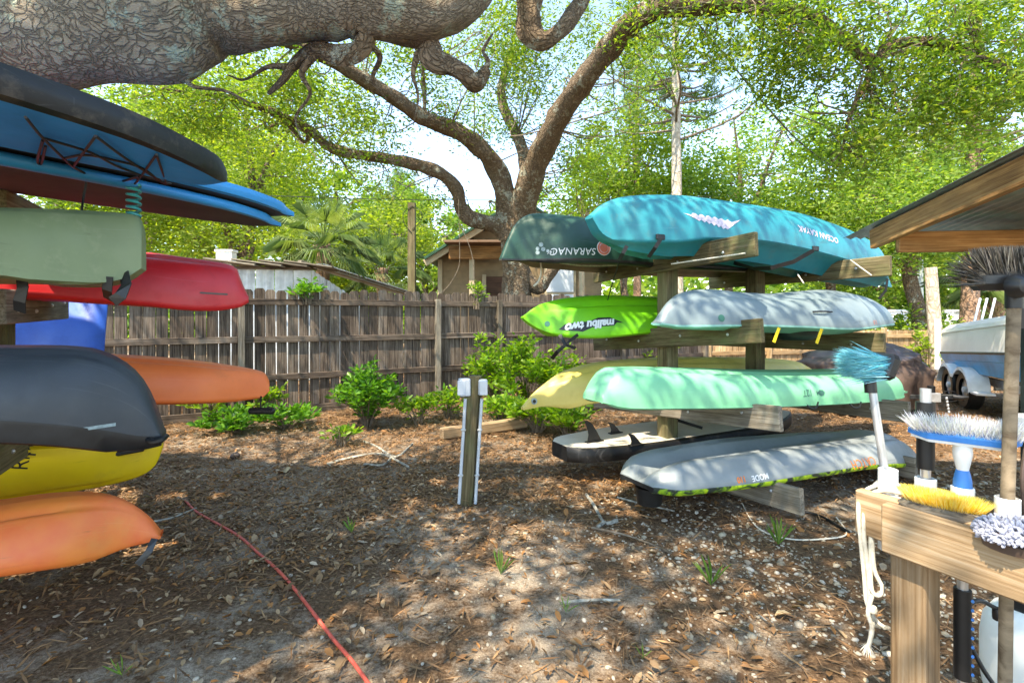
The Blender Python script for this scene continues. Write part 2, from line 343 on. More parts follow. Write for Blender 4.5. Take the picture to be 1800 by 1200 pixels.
# scatter helpers -------------------------------------------------------------
def rot_frames(n, r, tilt):
    """random frames whose normal leans off vertical by up to tilt"""
    az = r.uniform(0, 6.283, n); ti = tilt * np.sqrt(r.uniform(0, 1, n)); ta = r.uniform(0, 6.283, n)
    N = np.stack([np.sin(ti) * np.cos(ta), np.sin(ti) * np.sin(ta), np.cos(ti)], 1)
    A = np.stack([np.cos(az), np.sin(az), np.zeros(n)], 1); A -= N * (A * N).sum(1)[:, None]; A /= np.linalg.norm(A, axis=1)[:, None] + 1e-9
    return A, np.cross(N, A), N
def leafmesh(C, L, asp, r, tilt=1.5, fold=.18, A=None, hexa=False):
    """one folded leaf per point: 4 corner kite, or 6 corner blade with rounder outline"""
    n = len(C); L = np.broadcast_to(L, (n,))[:, None]; a, bb, nn = rot_frames(n, r, tilt)
    if A is not None:
        a = A / (np.linalg.norm(A, axis=1)[:, None] + 1e-9); bb = np.cross(nn, a); bb /= np.linalg.norm(bb, axis=1)[:, None] + 1e-9; nn = np.cross(a, bb)
    W = L * np.broadcast_to(asp, (n,))[:, None] * .5
    if hexa:
        pts = [C - a * L * .5, C - a * L * .2 + bb * W * .9 + nn * W * fold, C + a * L * .2 + bb * W * .85 + nn * W * fold, C + a * L * .5 - nn * L * .06, C + a * L * .2 - bb * W * .85 + nn * W * fold, C - a * L * .2 - bb * W * .9 + nn * W * fold]
        V = np.stack(pts, 1).reshape(-1, 3); i = np.arange(n)[:, None] * 6
        lo = np.concatenate([i + np.array([[0, 3, 2, 1]]), i + np.array([[0, 5, 4, 3]])], 1).reshape(-1)
        return raw(V, lo, 4)
    pts = [C - a * L * .5, C + bb * W + nn * W * fold, C + a * L * .5, C - bb * W + nn * W * fold]
    V = np.stack(pts, 1).reshape(-1, 3); return raw(V, np.arange(n * 4), 4)
def wedge(n, r, d0, d1, side=1.25):
    d = np.sqrt(r.uniform(d0 * d0, d1 * d1, n)); x = r.uniform(-side, side, n) * d; return x, d
def lowfreq(x, y):
    return .5 + .25 * np.sin(1.1 * x + .7 * y + .5) + .25 * np.sin(.9 * y - 1.6 * x + 2.2) * np.cos(.8 * x)

# fallen leaves, needles, wood chips and pebbles
def litter():
    x1, y1 = wedge(46000, rng, 1.1, 5.0); x2, y2 = wedge(60000, rng, 5.0, 12.0, 1.1)
    x = np.concatenate([x1, x2]); y = np.concatenate([y1, y2])
    dens = np.clip(lowfreq(x, y) * .8 + np.clip((y - 3.3 - .35 * x) / 2.0, -.22, .85), .08, 1)
    k = rng.uniform(0, 1, len(x)) < dens; x, y = x[k], y[k]
    L = rng.lognormal(math.log(.028), .45, len(x)).clip(.010, .085)
    C = np.stack([x, y, gh(x, y) + .004 + rng.exponential(.008, len(x))], 1)
    o = meshobj('leaf_litter', leafmesh(C, L, rng.uniform(.3, .55, len(x)), rng, .55, .35, hexa=True), None, None, M['litter'])
    o['kind'] = 'stuff'; tag(o, 'brown and orange fallen oak leaves scattered over the sandy yard', 'leaf litter')
    x, y = wedge(160000, rng, 1.1, 11.0); k = rng.uniform(0, 1, len(x)) < np.clip(lowfreq(x + 3, y) * .6 + np.clip((y - 3.0 - .3 * x) / 2.2, -.15, .9), .14, 1)
    x, y = x[k], y[k]; C = np.stack([x, y, gh(x, y) + .004 + rng.exponential(.010, len(x))], 1)
    o = meshobj('needle_mulch', leafmesh(C, rng.uniform(.05, .14, len(x)), rng.uniform(.04, .10, len(x)), rng, .4, 0), None, None, M['needlelitter'])
    o['kind'] = 'stuff'; tag(o, 'reddish pine needle mulch and shredded bark on the ground', 'mulch')
    # pebbles: thick toward the tool stand
    x, y = wedge(26000, rng, 1.05, 5.2); u = np.clip((x + .55) / 1.5, 0, 1) * np.clip((4.6 - y + .2 * x) / 2, 0, 1) * (.35 + .9 * (lowfreq(x * 2, y * 2) > .45))
    u = np.maximum(u * .9, .035); k = rng.uniform(0, 1, len(x)) < u; x, y = x[k], y[k]; n = len(x)
    bm = bmesh.new(); bmesh.ops.create_icosphere(bm, subdivisions=1, radius=1); bv = np.array([v.co[:] for v in bm.verts]); bf = np.array([[v.index for v in f.verts] for f in bm.faces]); bm.free()
    a, bb, nn = rot_frames(n, rng, .35); s = rng.lognormal(math.log(.0080), .45, n).clip(.003, .024); sc = np.stack([s * rng.uniform(.9, 1.5, n), s * rng.uniform(.7, 1.0, n), s * rng.uniform(.4, .7, n)], 1)
    jit = 1 + rng.uniform(-.14, .14, (n, len(bv)))
    V = (bv[None, :, 0:1] * (a * sc[:, :1])[:, None] + bv[None, :, 1:2] * (bb * sc[:, 1:2])[:, None] + bv[None, :, 2:3] * (nn * sc[:, 2:])[:, None]) * jit[..., None] + np.stack([x, y, gh(x, y) + s * .12], 1)[:, None]
    lo = (bf[None] + (np.arange(n) * len(bv))[:, None, None]).reshape(-1)
    o = meshobj('gravel', raw(V.reshape(-1, 3), lo, 3, True), None, None, M['pebble']); o['kind'] = 'stuff'
    tag(o, 'pale rounded pebbles strewn over the sand by the tool stand', 'gravel')
litter()

# ------------------------------------------------------------------ trees
def clump_points(blobs, r, per, spread):
    """blobs: (centre, radii, clumps). leaves gather in clumps through the volume"""
    out = []
    for c, rad, n in blobs:
        d = r.normal(size=(n, 3)); d /= np.linalg.norm(d, axis=1)[:, None]; q = d * (r.uniform(.25, 1, n) ** (1 / 2.2))[:, None] * np.array(rad) + np.array(c)
        k = max(2, int(per)); out.append((q[:, None] + r.normal(size=(n, k, 3)) * spread * np.array([1, 1, .7])).reshape(-1, 3))
    return np.concatenate(out)
def in_slots(Q, gaps):
    keep = np.ones(len(Q), bool)
    for c, rad in gaps: keep &= ((((Q - np.array(c)) / np.array(rad)) ** 2).sum(1) > 1)
    return Q[keep]
def twigs(center_rows, blobs, r, n, r0=.02):
    """thin branches from the scaffold out to random spots in the crown"""
    out = []
    S = np.array([p[:3] for row in center_rows for p in row])
    for k in range(n):
        c, rad, _ = blobs[r.integers(len(blobs))]; d = r.normal(size=3); d /= np.linalg.norm(d); e = np.array(c) + d * np.array(rad) * r.uniform(.5, 1)
        s = S[np.argmin(((S - e) ** 2).sum(1) + r.uniform(0, 2, len(S)))]; mid = (s + e) / 2 + r.normal(size=3) * np.linalg.norm(e - s) * .14; m2 = s * .25 + e * .75 + r.normal(size=3) * np.linalg.norm(e - s) * .09
        out.append([(*s, r0), (*mid, r0 * .7), (*m2, r0 * .45), (*e, r0 * .2)])
    return out
def tree(name, label, base, limbs, blobs, leaf, barkm, r, per=26, spread=.35, L=.16, asp=.45, ntw=40, r0=.03, group=None, tilt=1.5, segs=9, lump=.1, cat='tree'):
    t = thing(name, label, cat, base, group)
    big = [q for q in limbs if max(p[3] for p in q) > .16 or len(limbs) < 8]; small = [q for q in limbs if not any(q is w_ for w_ in big)]
    tubes('trunk', big, barkm, t, segs, 4, lump)
    for q in small: tubes('limb', [q], M['bark2'], t, 12, 6, .28)
    if ntw: tubes('branches', twigs(limbs, blobs, r, ntw, r0), M['twig'], t, 5, 3)['kind'] = 'stuff'
    Q = clump_points(blobs, r, per, spread) - np.array(base)
    me = leafmesh(Q, L * r.uniform(.7, 1.25, len(Q)), asp, r, tilt)
    meshobj('crown', me, t, Matrix.Translation(Vector(base)), leaf)
    return t
def V4(p, r): return (p[0], p[1], p[2], r)
def pr(px, py, d, rpx): p = P(px, py, d); return (p.x, p.y, p.z, rpx / FPX * d)

# the oak behind the fence with its forked limbs
OB = G(908, 10.1)
oak_limbs = [
    [(OB.x + .05, 10.1, -.05, .42), (OB.x + .03, 10.1, .5, .36), pr(908, 500, 10.1, 28), pr(905, 430, 10.0, 29), pr(912, 380, 9.9, 30), pr(935, 310, 9.4, 25), pr(972, 225, 8.6, 23), pr(1020, 150, 7.9, 22), pr(1072, 85, 7.3, 23), pr(1108, 42, 6.9, 22), pr(1160, 14, 6.6, 21), pr(1250, 8, 6.4, 20), pr(1345, 8, 6.3, 17), pr(1420, 28, 6.3, 14), pr(1480, 66, 6.4, 12), pr(1535, 106, 6.5, 12), pr(1575, 78, 6.5, 10), pr(1650, 75, 6.4, 9), pr(1730, 105, 6.2, 8), pr(1820, 150, 6.0, 6)],
    [pr(900, 420, 9.95, 26), pr(888, 345, 9.8, 22), pr(868, 288, 9.5, 19), pr(835, 252, 9.2, 17), pr(790, 225, 8.9, 16), pr(740, 205, 8.6, 15), pr(690, 170, 8.2, 14), pr(640, 140, 7.9, 14), pr(585, 110, 7.6, 12), pr(520, 80, 7.2, 10), pr(430, 60, 7.0, 8)],
    [pr(905, 415, 10.0, 24), pr(868, 395, 9.9, 17), pr(830, 385, 9.7, 15), pr(810, 365, 9.6, 14), pr(803, 335, 9.4, 13), pr(775, 305, 9.2, 13), pr(725, 288, 9.0, 12), pr(660, 276, 8.8, 10), pr(585, 262, 8.6, 10), pr(545, 230, 8.4, 9), pr(490, 202, 8.2, 8), pr(400, 172, 8.0, 6), pr(280, 158, 7.8, 4)],
    [pr(915, 470, 10.1, 14), pr(945, 505, 10.0, 13), pr(975, 470, 9.9, 10), pr(1010, 440, 9.8, 8), pr(1030, 400, 9.6, 5)],
    [pr(912, 370, 9.9, 18), pr(925, 300, 10.2, 14), pr(910, 240, 10.6, 11), pr(880, 170, 11, 9), pr(900, 90, 11.3, 7)],
    [pr(1535, 106, 6.5, 8), pr(1520, 150, 6.5, 5), pr(1495, 200, 6.5, 4), pr(1482, 260, 6.5, 2)],
    [pr(745, 205, 8.6, 4), pr(746, 170, 8.6, 4), pr(744, 120, 8.5, 3)],
    [pr(545, 230, 8.4, 5), pr(535, 250, 8.4, 4), pr(500, 215, 8.2, 4), pr(470, 225, 8.1, 3)],
]
oak_limbs = [[(a, b_, c, r_ * .88) for a, b_, c, r_ in q] for q in oak_limbs]
def B(px, py, d, rx, ry, rz, n): p = P(px, py, d); return ((p.x, p.y, p.z), (rx, ry, rz), n)
oak_blobs = [B(1160, 40, 6.8, .7, .8, .5, 30), B(1330, 55, 6.4, .9, 1.0, .55, 46), B(1450, 30, 6.4, .9, 1.0, .6, 60), B(1600, 60, 6.3, 1.0, 1.0, .7, 74), B(1740, 90, 6.1, .8, 1.0, .9, 84),
             B(1390, 130, 6.4, .45, .6, .4, 34), B(1560, 200, 6.5, .5, .6, .5, 36), B(1500, 270, 6.5, .45, .5, .45, 34), B(1700, 200, 6.3, .6, .7, .4, 44),
             B(960, 70, 9.5, 1.2, 1.2, 1.3, 90), B(880, 150, 10.5, .9, 1.0, 1.2, 60), B(1010, 220, 9.8, .7, .9, 1.0, 34), B(1110, 160, 9, .6, .8, .8, 24), B(700, 90, 8.5, 1.0, 1.0, .7, 46), B(560, 180, 8.3, .8, .9, .7, 56),
             B(400, 190, 8.0, 1.1, .9, .4, 62), B(640, 250, 8.7, .6, .7, .5, 26), B(300, 175, 7.9, .8, .8, .35, 40), B(760, 150, 9.0, .6, .8, .7, 20), B(480, 110, 7.4, .8, .8, .45, 40), B(830, 215, 9.2, .7, .8, .6, 14), B(720, 330, 9.4, .9, .8, .4, 12), B(1010, 330, 10, .6, .7, .6, 16), B(880, 60, 9.5, .9, 1, .7, 40)]
tree('oak_tree', 'live oak with forked leaning limbs rising behind the wooden fence', (OB.x, OB.y, 0), oak_limbs, oak_blobs, M['oakleaf'], M['bark2'], rng, 64, .18, .080, .36, 330, .013, tilt=1.3, segs=16, lump=.2)

# the second oak: trunk out on the left, one giant limb across the top, its crown shading the yard
TB = Vector((-7.2, 3.9, 0))
big_limbs = [
    [(TB.x, TB.y, -.05, .75), (TB.x, TB.y, .8, .58), (TB.x + .15, TB.y - .1, 2.0, .52), (-6.2, 3.6, 2.9, .46), (-4.6, 3.35, 3.25, .41), pr(-60, 62, 3.15, 108), pr(60, 55, 3.15, 104), pr(180, 48, 3.15, 96), pr(290, 40, 3.15, 92), pr(375, 22, 3.2, 66), pr(470, 22, 3.2, 60), pr(560, 8, 3.25, 58), pr(640, 6, 3.25, 52), pr(720, 24, 3.3, 48), pr(785, 14, 3.35, 42), pr(835, -40, 3.4, 42), pr(850, -140, 3.5, 34), pr(900, -300, 3.7, 26), (.4, 4.3, 6.2, .06)],
    [pr(600, 30, 3.25, 30), pr(640, 62, 3.3, 22), pr(628, 92, 3.3, 18), pr(590, 98, 3.35, 15), pr(560, 88, 3.35, 13), pr(535, 100, 3.4, 12), pr(512, 118, 3.4, 10), pr(498, 140, 3.4, 7), pr(472, 165, 3.45, 3)],
    [pr(660, 40, 3.3, 30), pr(705, 60, 3.35, 22), pr(745, 72, 3.4, 18), pr(762, 105, 3.4, 19), pr(790, 115, 3.45, 16), pr(815, 128, 3.45, 17), pr(838, 148, 3.5, 15), pr(855, 122, 3.5, 10)],
    [(TB.x + .1, TB.y, 1.9, .42), (-7.0, 3.0, 3.4, .34), (-6.0, 1.2, 4.9, .26), (-4.4, -.8, 6.0, .18), (-2.6, -2.4, 6.6, .1)],
    [(-4.6, 3.35, 3.35, .28), (-3.8, 2.6, 4.6, .20), (-2.6, 1.6, 5.6, .15), (-1.0, .6, 6.2, .1), (1.0, -.4, 6.6, .06)],
    [pr(985, -250, 4.6, 30), pr(940, -60, 4.4, 24), pr(930, 20, 4.4, 23), pr(932, 52, 4.4, 21), pr(955, 72, 4.4, 17), pr(985, 52, 4.4, 14), pr(1015, 15, 4.5, 13), pr(1050, -40, 4.6, 12), pr(1150, -160, 5, 9)],
    [(.4, 4.3, 6.2, .07), (.62, 4.6, 5.6, .10), pr(985, -250, 4.6, 28)],
    [pr(560, 90, 3.35, 7), pr(530, 128, 3.4, 5), pr(545, 165, 3.45, 3.4), pr(520, 205, 3.5, 2), pr(528, 240, 3.5, 1)],
    [pr(838, 142, 3.5, 9), pr(858, 112, 3.5, 5), pr(850, 90, 3.55, 3), pr(866, 60, 3.6, 1.5)],
    [pr(735, 95, 3.4, 6), pr(726, 130, 3.4, 4), pr(735, 170, 3.45, 2.4), pr(728, 215, 3.5, 1)],
    [pr(320, 130, 3.2, 6), pr(340, 152, 3.25, 4), pr(395, 160, 3.3, 2.6), pr(440, 182, 3.35, 1)],
    [pr(512, 118, 3.4, 6), pr(470, 118, 3.4, 4), pr(430, 140, 3.45, 2.4), pr(400, 132, 3.5, 1)],
    [pr(640, 70, 3.3, 8), pr(668, 100, 3.4, 5), pr(655, 140, 3.45, 3), pr(680, 175, 3.5, 1.2)],
]
cr = np.random.default_rng(21)
big_blobs = [((-5.0, 0.5, 6.6), (3.2, 3.0, 1.0), 100), ((-2.0, -1.8, 7.0), (3.4, 3.0, 1.0), 150), ((-1.2, 1.6, 6.5), (2.6, 2.0, .7), 96), ((.8, -.6, 6.9), (2.4, 2.4, .9), 62), ((-5.8, 4.8, 6.6), (2.0, 2.2, 1.0), 40), ((-2.6, 4.6, 6.6), (2.4, 1.6, .8), 62), ((.8, 3.9, 6.6), (1.6, 1.2, .6), 40), ((-4.5, -3.5, 6.8), (3, 2.4, 1), 90)]
tree('oak_tree', 'massive lichened live oak reaching one giant limb over the boats', TB, big_limbs, big_blobs, M['oakleaf'], M['bark'], cr, 42, .26, .13, .42, 60, .025, tilt=1.2, segs=44, lump=.13)

# trees beyond the fence: px, distance, label, leaf, crown blobs as (dx, dz, rx, rz, clumps), trunk radius
bgr = np.random.default_rng(5)
BG = [
    (585, 25.0, 'tall light green tree filling the sky above the palm', 'brightleaf', [(0, 6.4, 3.0, 2.0, 120), (-2.6, 8.4, 2.4, 1.8, 70), (2.2, 4.6, 2.2, 1.6, 70)], .2, 'bark2'),
    (860, 29.0, 'far pale tree glimpsed between the oak limbs over the cottage', 'coolleaf', [(0, 5.6, 3.0, 1.8, 90), (2.4, 7.4, 2.2, 1.6, 40)], .2, 'bark2'),
    (330, 30.0, 'very tall far tree closing the sky under the giant limb', 'yellowleaf', [(0, 9.5, 4.2, 3.4, 170), (4.5, 7.0, 3.0, 3.0, 90)], .25, 'bark2'),
    (430, 14.0, 'yellow green oak with crooked grey limbs behind the white shed', 'yellowleaf', [(-1.0, 5.2, 2.6, 1.9, 120), (1.2, 6.5, 2.4, 1.6, 90), (-3.2, 4.4, 1.8, 1.4, 70), (.3, 3.4, 2.2, .9, 60)], .22, 'bark2'),
    (90, 12.5, 'fresh green oak crown showing over the stacked blue boards', 'brightleaf', [(0, 5.0, 2.2, 1.6, 90), (1.8, 5.6, 2.0, 1.2, 80), (.2, 3.2, 2.4, 1.2, 60)], .2, 'bark2'),
    (250, 20.0, 'tall pale green tree farthest behind the white shed', 'yellowleaf', [(0, 7.5, 3.6, 3.2, 170), (2.5, 9.5, 2.6, 2.4, 80), (0, 4.0, 3.6, 2.4, 90)], .25, 'bark2'),
    (640, 19.0, 'low yellowish tree between the palm and the cottage', 'yellowleaf', [(-.8, 3.6, 2.2, 1.5, 110), (1.2, 4.4, 1.7, 1.2, 60), (0, 2.2, 2.8, 1.2, 70)], .16, 'bark2'),
    (752, 24.0, 'cool green tree standing behind the square wooden post', 'coolleaf', [(0, 5.2, 2.2, 1.6, 80), (1.5, 3.6, 2.2, 1.6, 70), (-1.6, 6.4, 1.8, 1.3, 40)], .18, 'bark2'),
    (1010, 21.0, 'slender airy tree with bare twigs right of the oak trunk', 'brightleaf', [(0, 4.6, 2.0, 1.4, 40), (1.2, 6.6, 1.8, 1.6, 44)], .12, 'bark2'),
    (1105, 15.5, 'bright green tree above the pointed end of the teal kayak', 'brightleaf', [(0, 6.0, 1.9, 1.3, 110), (1.3, 7.6, 1.5, 1.1, 24), (-.4, 4.6, 1.5, .9, 40)], .13, 'bark2'),
    (1290, 16.5, 'broad leafy tree directly over the middle of the teal kayak', 'coolleaf', [(0, 5.5, 2.2, 1.3, 130), (-1.8, 5.0, 1.4, 1.0, 50), (1.6, 7.4, 1.6, 1.0, 26), (.2, 4.0, 2.2, 1.0, 70)], .16, 'bark2'),
    (1470, 17.5, 'full sunlit tree just left of the shelter roof eave', 'brightleaf', [(0, 5.8, 2.2, 1.6, 150), (1.5, 4.5, 1.8, 1.2, 90), (-1.2, 4.0, 2.0, 1.2, 80), (.3, 7.6, 1.8, 1.1, 26)], .18, 'bark2'),
    (1613, 13.0, 'dark trunked leafy tree beside the leaning pale post', 'coolleaf', [(-.6, 4.3, 1.6, .9, 110), (.9, 5.0, 1.7, 1.0, 90), (-.2, 3.1, 1.5, .5, 50)], .19, 'bark2'),
    (1765, 23.0, 'distant light green tree rising above the boat windscreen', 'yellowleaf', [(0, 4.5, 3.4, 2.0, 120), (-2, 7.5, 2.6, 2.2, 80), (1, 2.2, 3.5, 1.4, 70)], .2, 'bark2'),
    (1560, 27.0, 'hazy green tree in the gap between dark trunk and kayak rack', 'coolleaf', [(0, 3.4, 3.6, 2.6, 140), (-3.5, 5.0, 2.6, 2.4, 90)], .2, 'bark2'),
]
for (px, d, lab, leaf, cb, tr, bk) in BG:
    c = G(px, d); top = max(z + rz * .3 for (_, z, _, rz, _) in cb)
    limbs = [[(c.x, c.y, -.05, tr * 1.3), (c.x + .1, c.y, 1.2, tr), (c.x - .15, c.y + .1, 2.6, tr * .8), (c.x + .2, c.y, top * .7, tr * .5), (c.x, c.y, top, tr * .15)]]
    blobs = []
    for (dx, z, rx, rz, n) in cb:
        blobs.append(((c.x + dx, c.y, z), (rx, rx * .9, rz), n))
        limbs.append([(c.x - .1, c.y + .1, min(2.4, z * .6), tr * .55), (c.x + dx * .5, c.y + bgr.uniform(-.5, .5), z * .75 + .3, tr * .35), (c.x + dx, c.y, z, tr * .15)])
    tree('broadleaf_tree', lab, (c.x, c.y, 0), limbs, blobs, M[leaf], M[bk], bgr, 66, .27, .0085 * d + .01, .42, 60, .02 * d / 14, 'trees beyond the fence')

# pines: tufts of needles at the ends of bare boughs
def pine(px, d, lab, rad, H, barkm, z0, n=60, wide=2.2, leanx=0.0):
    c = G(px, d); t = thing('pine_tree', lab, 'tree', (c.x, c.y, 0), 'pines beyond the fence')
    trunk = [[(c.x + leanx * z / H, c.y, z, rad * (1.1 - .85 * z / H)) for z in np.linspace(-.05, H, 7)]]
    bo = []; tips = []
    for k in range(n):
        z = bgr.uniform(z0, H * .98); a = bgr.uniform(0, 6.283); w = wide * (1 - .65 * (z - z0) / (H - z0)) * bgr.uniform(.5, 1.1); x0 = c.x + leanx * z / H
        e = np.array((x0 + w * math.cos(a), c.y + w * math.sin(a), z + w * .35)); bo.append([(x0, c.y, z, .035), (x0 + .55 * w * math.cos(a + .15), c.y + .55 * w * math.sin(a + .15), z + w * .1, .022), (*e, .007)])
        for s in range(5): tips.append(e + bgr.normal(size=3) * .28 - np.array((math.cos(a), math.sin(a), .2)) * w * .13 * s)
    tubes('trunk', trunk, barkm, t, 10, 3, .06); tubes('branches', bo, M['twig'], t, 5, 3)['kind'] = 'stuff'
    T = np.array(tips); k = 26; D = bgr.normal(size=(len(T), k, 3)); D[..., 2] += .35; D /= np.linalg.norm(D, axis=2)[..., None]
    Q = (T[:, None] + D * .13).reshape(-1, 3) - np.array((c.x, c.y, 0)); me = leafmesh(Q, .26, .07 + .004 * d / 3, bgr, 1.4, 0, A=D.reshape(-1, 3))
    meshobj('crown', me, t, Matrix.Translation(c), M['needle'])
pine(1192, 12.4, 'tall straight pine with pale flaking trunk behind the teal kayak', .15, 12.5, M['palebark'], 5.6, 80, 2.6, -.1)
pine(1702, 12.6, 'reddish barked pine trunk standing just behind the boat', .20, 12.0, M['pinebark'], 4.6, 70, 2.4, .3)
pine(1120, 26.0, 'far pine with open crown seen under the arching oak limb', .2, 15, M['pinebark'], 6.0, 80, 3.0)
pine(700, 26.0, 'far pine between the shed and the cottage, darker than its neighbours', .18, 8.5, M['pinebark'], 4.0, 60, 1.8)
pine(1640, 25.0, 'far pine with thin crown behind the utility pole transformer', .2, 13, M['pinebark'], 6.0, 80, 2.6)

# cabbage palms
def palm(px, d, hub, lab, nf=30, R=1.0):
    c = G(px, d); t = thing('palm_tree', lab, 'palm', (c.x, c.y, 0), 'cabbage palms')
    tubes('trunk', [[(c.x, c.y, -.05, .17), (c.x, c.y, hub * .6, .15), (c.x, c.y, hub, .18), (c.x, c.y, hub + .25, .10)]], M['pinebark'], t, 10, 4, .12)
    boots = [[(c.x + .14 * math.cos(a), c.y + .14 * math.sin(a), hub - .55 + .05 * k, .03), (c.x + .24 * math.cos(a), c.y + .24 * math.sin(a), hub - .35 + .05 * k, .015)] for k, a in enumerate(np.arange(0, 13, .95))]
    tubes('frond_stub', boots, M['newpine'], t, 5, 1)
    for k in range(nf):
        a = k * 2.4; el = math.radians(80 - 125 * (k / nf)); h = Vector((c.x, c.y, hub + .15)); dr = Vector((math.cos(a) * math.cos(el), math.sin(a) * math.cos(el), math.sin(el)))
        hubp = h + dr * R * .75; side = dr.cross(Vector((0, 0, 1))).normalized(); nrm = side.cross(dr); V = []; F = []
        stem, sf, _ = tubedata([(*h, .018), (*(h + dr * R * .4 + Vector((0, 0, .05))), .013), (*hubp, .009)], 4, 2); V += [Vector(v) for v in stem]; F += sf
        for j in range(33):
            b = math.radians(-120 + 240 * j / 32); L = R * .72 * (1 - .25 * abs(b) / 2); q = (dr * math.cos(b) + side * math.sin(b)).normalized(); w = nrm.cross(q).normalized() * .011
            mid = hubp + q * L * .55 + nrm * .03; tip = hubp + q * L - Vector((0, 0, L * (.22 + .3 * random.random()))); o = len(V); V += [hubp - w * .4, hubp + w * .4, mid + w, tip, mid - w]; F.append((o, o + 1, o + 2, o + 3, o + 4))
        O = Vector((c.x, c.y, 0)); meshobj('frond', pydata([v - O for v in V], F), t, Matrix.Translation(O), M['palm'])
palm(568, 12.5, 3.0, 'cabbage palm with drooping fans above the white shed roof')
palm(672, 15.5, 2.6, 'smaller cabbage palm half hidden left of the square post', 20, 1.1)
palm(1752, 13.5, 1.9, 'low fan palm behind the moored boat windscreen', 18, 1.2)

# far wood closing the view
def farwood():
    r = np.random.default_rng(3); n = 1500; a = r.uniform(-1.35, 1.35, n); d = r.uniform(33, 46, n); z = r.uniform(0, 1, n) ** 1.3 * (5.5 + 2 * np.sin(a * 9))
    C = np.stack([np.sin(a) * d * 1.2, np.cos(a) * d, z], 1); Q = (C[:, None] + r.normal(size=(n, 34, 3)) * np.array([1.0, 1.0, .7])).reshape(-1, 3); Q[:, 2] = np.abs(Q[:, 2])
    o = meshobj('distant_wood', leafmesh(Q, .62, .5, r, 1.5), None, None, M['coolleaf']); o['kind'] = 'stuff'; tag(o, 'distant green wood closing the view behind the yard', 'wood')
farwood()

# ------------------------------------------------------------------ wooden fence
F0 = Vector((-1.2, 8.76, 0)); FD = Vector((.884, .467, 0)).normalized(); FN = Vector((FD.y, -FD.x, 0)); FZ = math.atan2(FD.y, FD.x)
fence = thing('wooden_fence', 'weathered brown dog-eared board fence with three rails', 'fence', F0)
def plankmesh(w, h, th, ear):
    pts = [(-w / 2, 0), (w / 2, 0), (w / 2, h - ear), (w / 2 - ear * .8, h), (-w / 2 + ear * .8, h), (-w / 2, h - ear)]
    # local X runs up the plank so the grain follows it
    V = [(z, x, -th / 2) for x, z in pts] + [(z, x, th / 2) for x, z in pts]; n = 6
    return pydata(V, [tuple(range(n)), tuple(range(2 * n - 1, n - 1, -1))] + [(i, i + n, (i + 1) % n + n, (i + 1) % n) for i in range(n)])
PM = [plankmesh(.138 + .004 * math.sin(k * 2.1), 1.80 + .02 * math.sin(k * 1.7), .018, .035) for k in range(6)]
for mm in PM: mm.materials.append(M['fence'])
UPR = Matrix((Vector((0, 0, 1)), FD, FN)).transposed().to_4x4()
s = -7.4; k = 0
while s < 6.4:
    tilt = random.gauss(0, .004); pos = F0 + FD * s + FN * random.gauss(0, .003); pos.z = .01 + random.gauss(0, .008)
    meshobj('plank', PM[k % 6], fence, Matrix.Translation(pos) @ Matrix.Rotation(tilt, 4, FN) @ UPR)
    s += .140 + random.uniform(.003, .009) * (1.5 if s < -1.5 else .7); k += 1
posts = [-6.0, -3.03, -.09, 1.07, 3.9, 6.3]
for sp in posts: beam('post', F0 + FD * sp + FN * .056 + Vector((0, 0, -.05)), F0 + FD * sp + FN * .056 + Vector((0, 0, 1.70)), .089, .089, M['greytimber'], fence, up=FN)
for zz in (.525, 1.08, 1.63):
    for a, b_ in zip([-7.4] + posts, posts): beam('rail', F0 + FD * (a + .047) + FN * .030 + Vector((0, 0, zz)), F0 + FD * (b_ - .047) + FN * .030 + Vector((0, 0, zz + random.uniform(-.01, .01))), .038, .089, M['fence'], fence)
# newer low fence further right
T0 = F0 + FD * 6.45 + Vector((0, 0, 0)); T1 = G(1648, 12.6)
tf = thing('low_fence', 'new tan pine fence of alternating boards behind the covered trailer', 'fence', T0)
td = (T1 - T0); TL = td.length; td.normalize(); tn = Vector((td.y, -td.x, 0)); TUP = Matrix((Vector((0, 0, 1)), td, tn)).transposed().to_4x4()
tpm = plankmesh(.135, 1.05, .018, .02); tpm.materials.append(M['tanfence'])
for k in range(int(TL / .15)): meshobj('plank', tpm, tf, Matrix.Translation(T0 + td * (.1 + .15 * k) - tn * .03 + Vector((0, 0, .01))) @ TUP)
for k in range(5):
    p = T0 + td * (TL * k / 4) + tn * .03; beam('post', p, p + Vector((0, 0, 1.12)), .09, .09, M['tanfence'], tf, up=tn)
for zz in (.2, .55, .92): beam('rail', T0 + Vector((0, 0, zz)), T1 + Vector((0, 0, zz)), .036, .09, M['tanfence'], tf)

# ------------------------------------------------------------------ white metal shed behind the fence
sh = thing('metal_shed', 'white corrugated metal shed with lapped sloping roof behind the fence', 'shed', G(540, 11.2))
def corr(name, a, b_, z0, z1l, z1r, m, parent, pitch=.10, amp=.018):
    a, b_ = Vector(a), Vector(b_); L = (b_ - a).length; n = max(4, int(L / pitch) * 4); d = (b_ - a).normalized(); nn = Vector((d.y, -d.x, 0)); V = []; F = []
    for i in range(n + 1):
        t_ = i / n; off = amp * (1 if (i % 4) in (1, 2) else -1); p = a + d * L * t_ + nn * off
        V += [(p.x, p.y, z0), (p.x, p.y, z1l + (z1r - z1l) * t_)]
        if i: F.append((2 * i - 2, 2 * i, 2 * i + 1, 2 * i - 1))
    O = WM[parent.name].translation; return meshobj(name, pydata([Vector(v) - O for v in V], F), parent, Matrix.Translation(O), m)
M['shedwhite'] = plain('stained_white_metal', (.66, .70, .72), .5, .1, .22, 3)
sa, sb, sc_ = G(380, 10.6), G(548, 11.2), G(648, 12.6)
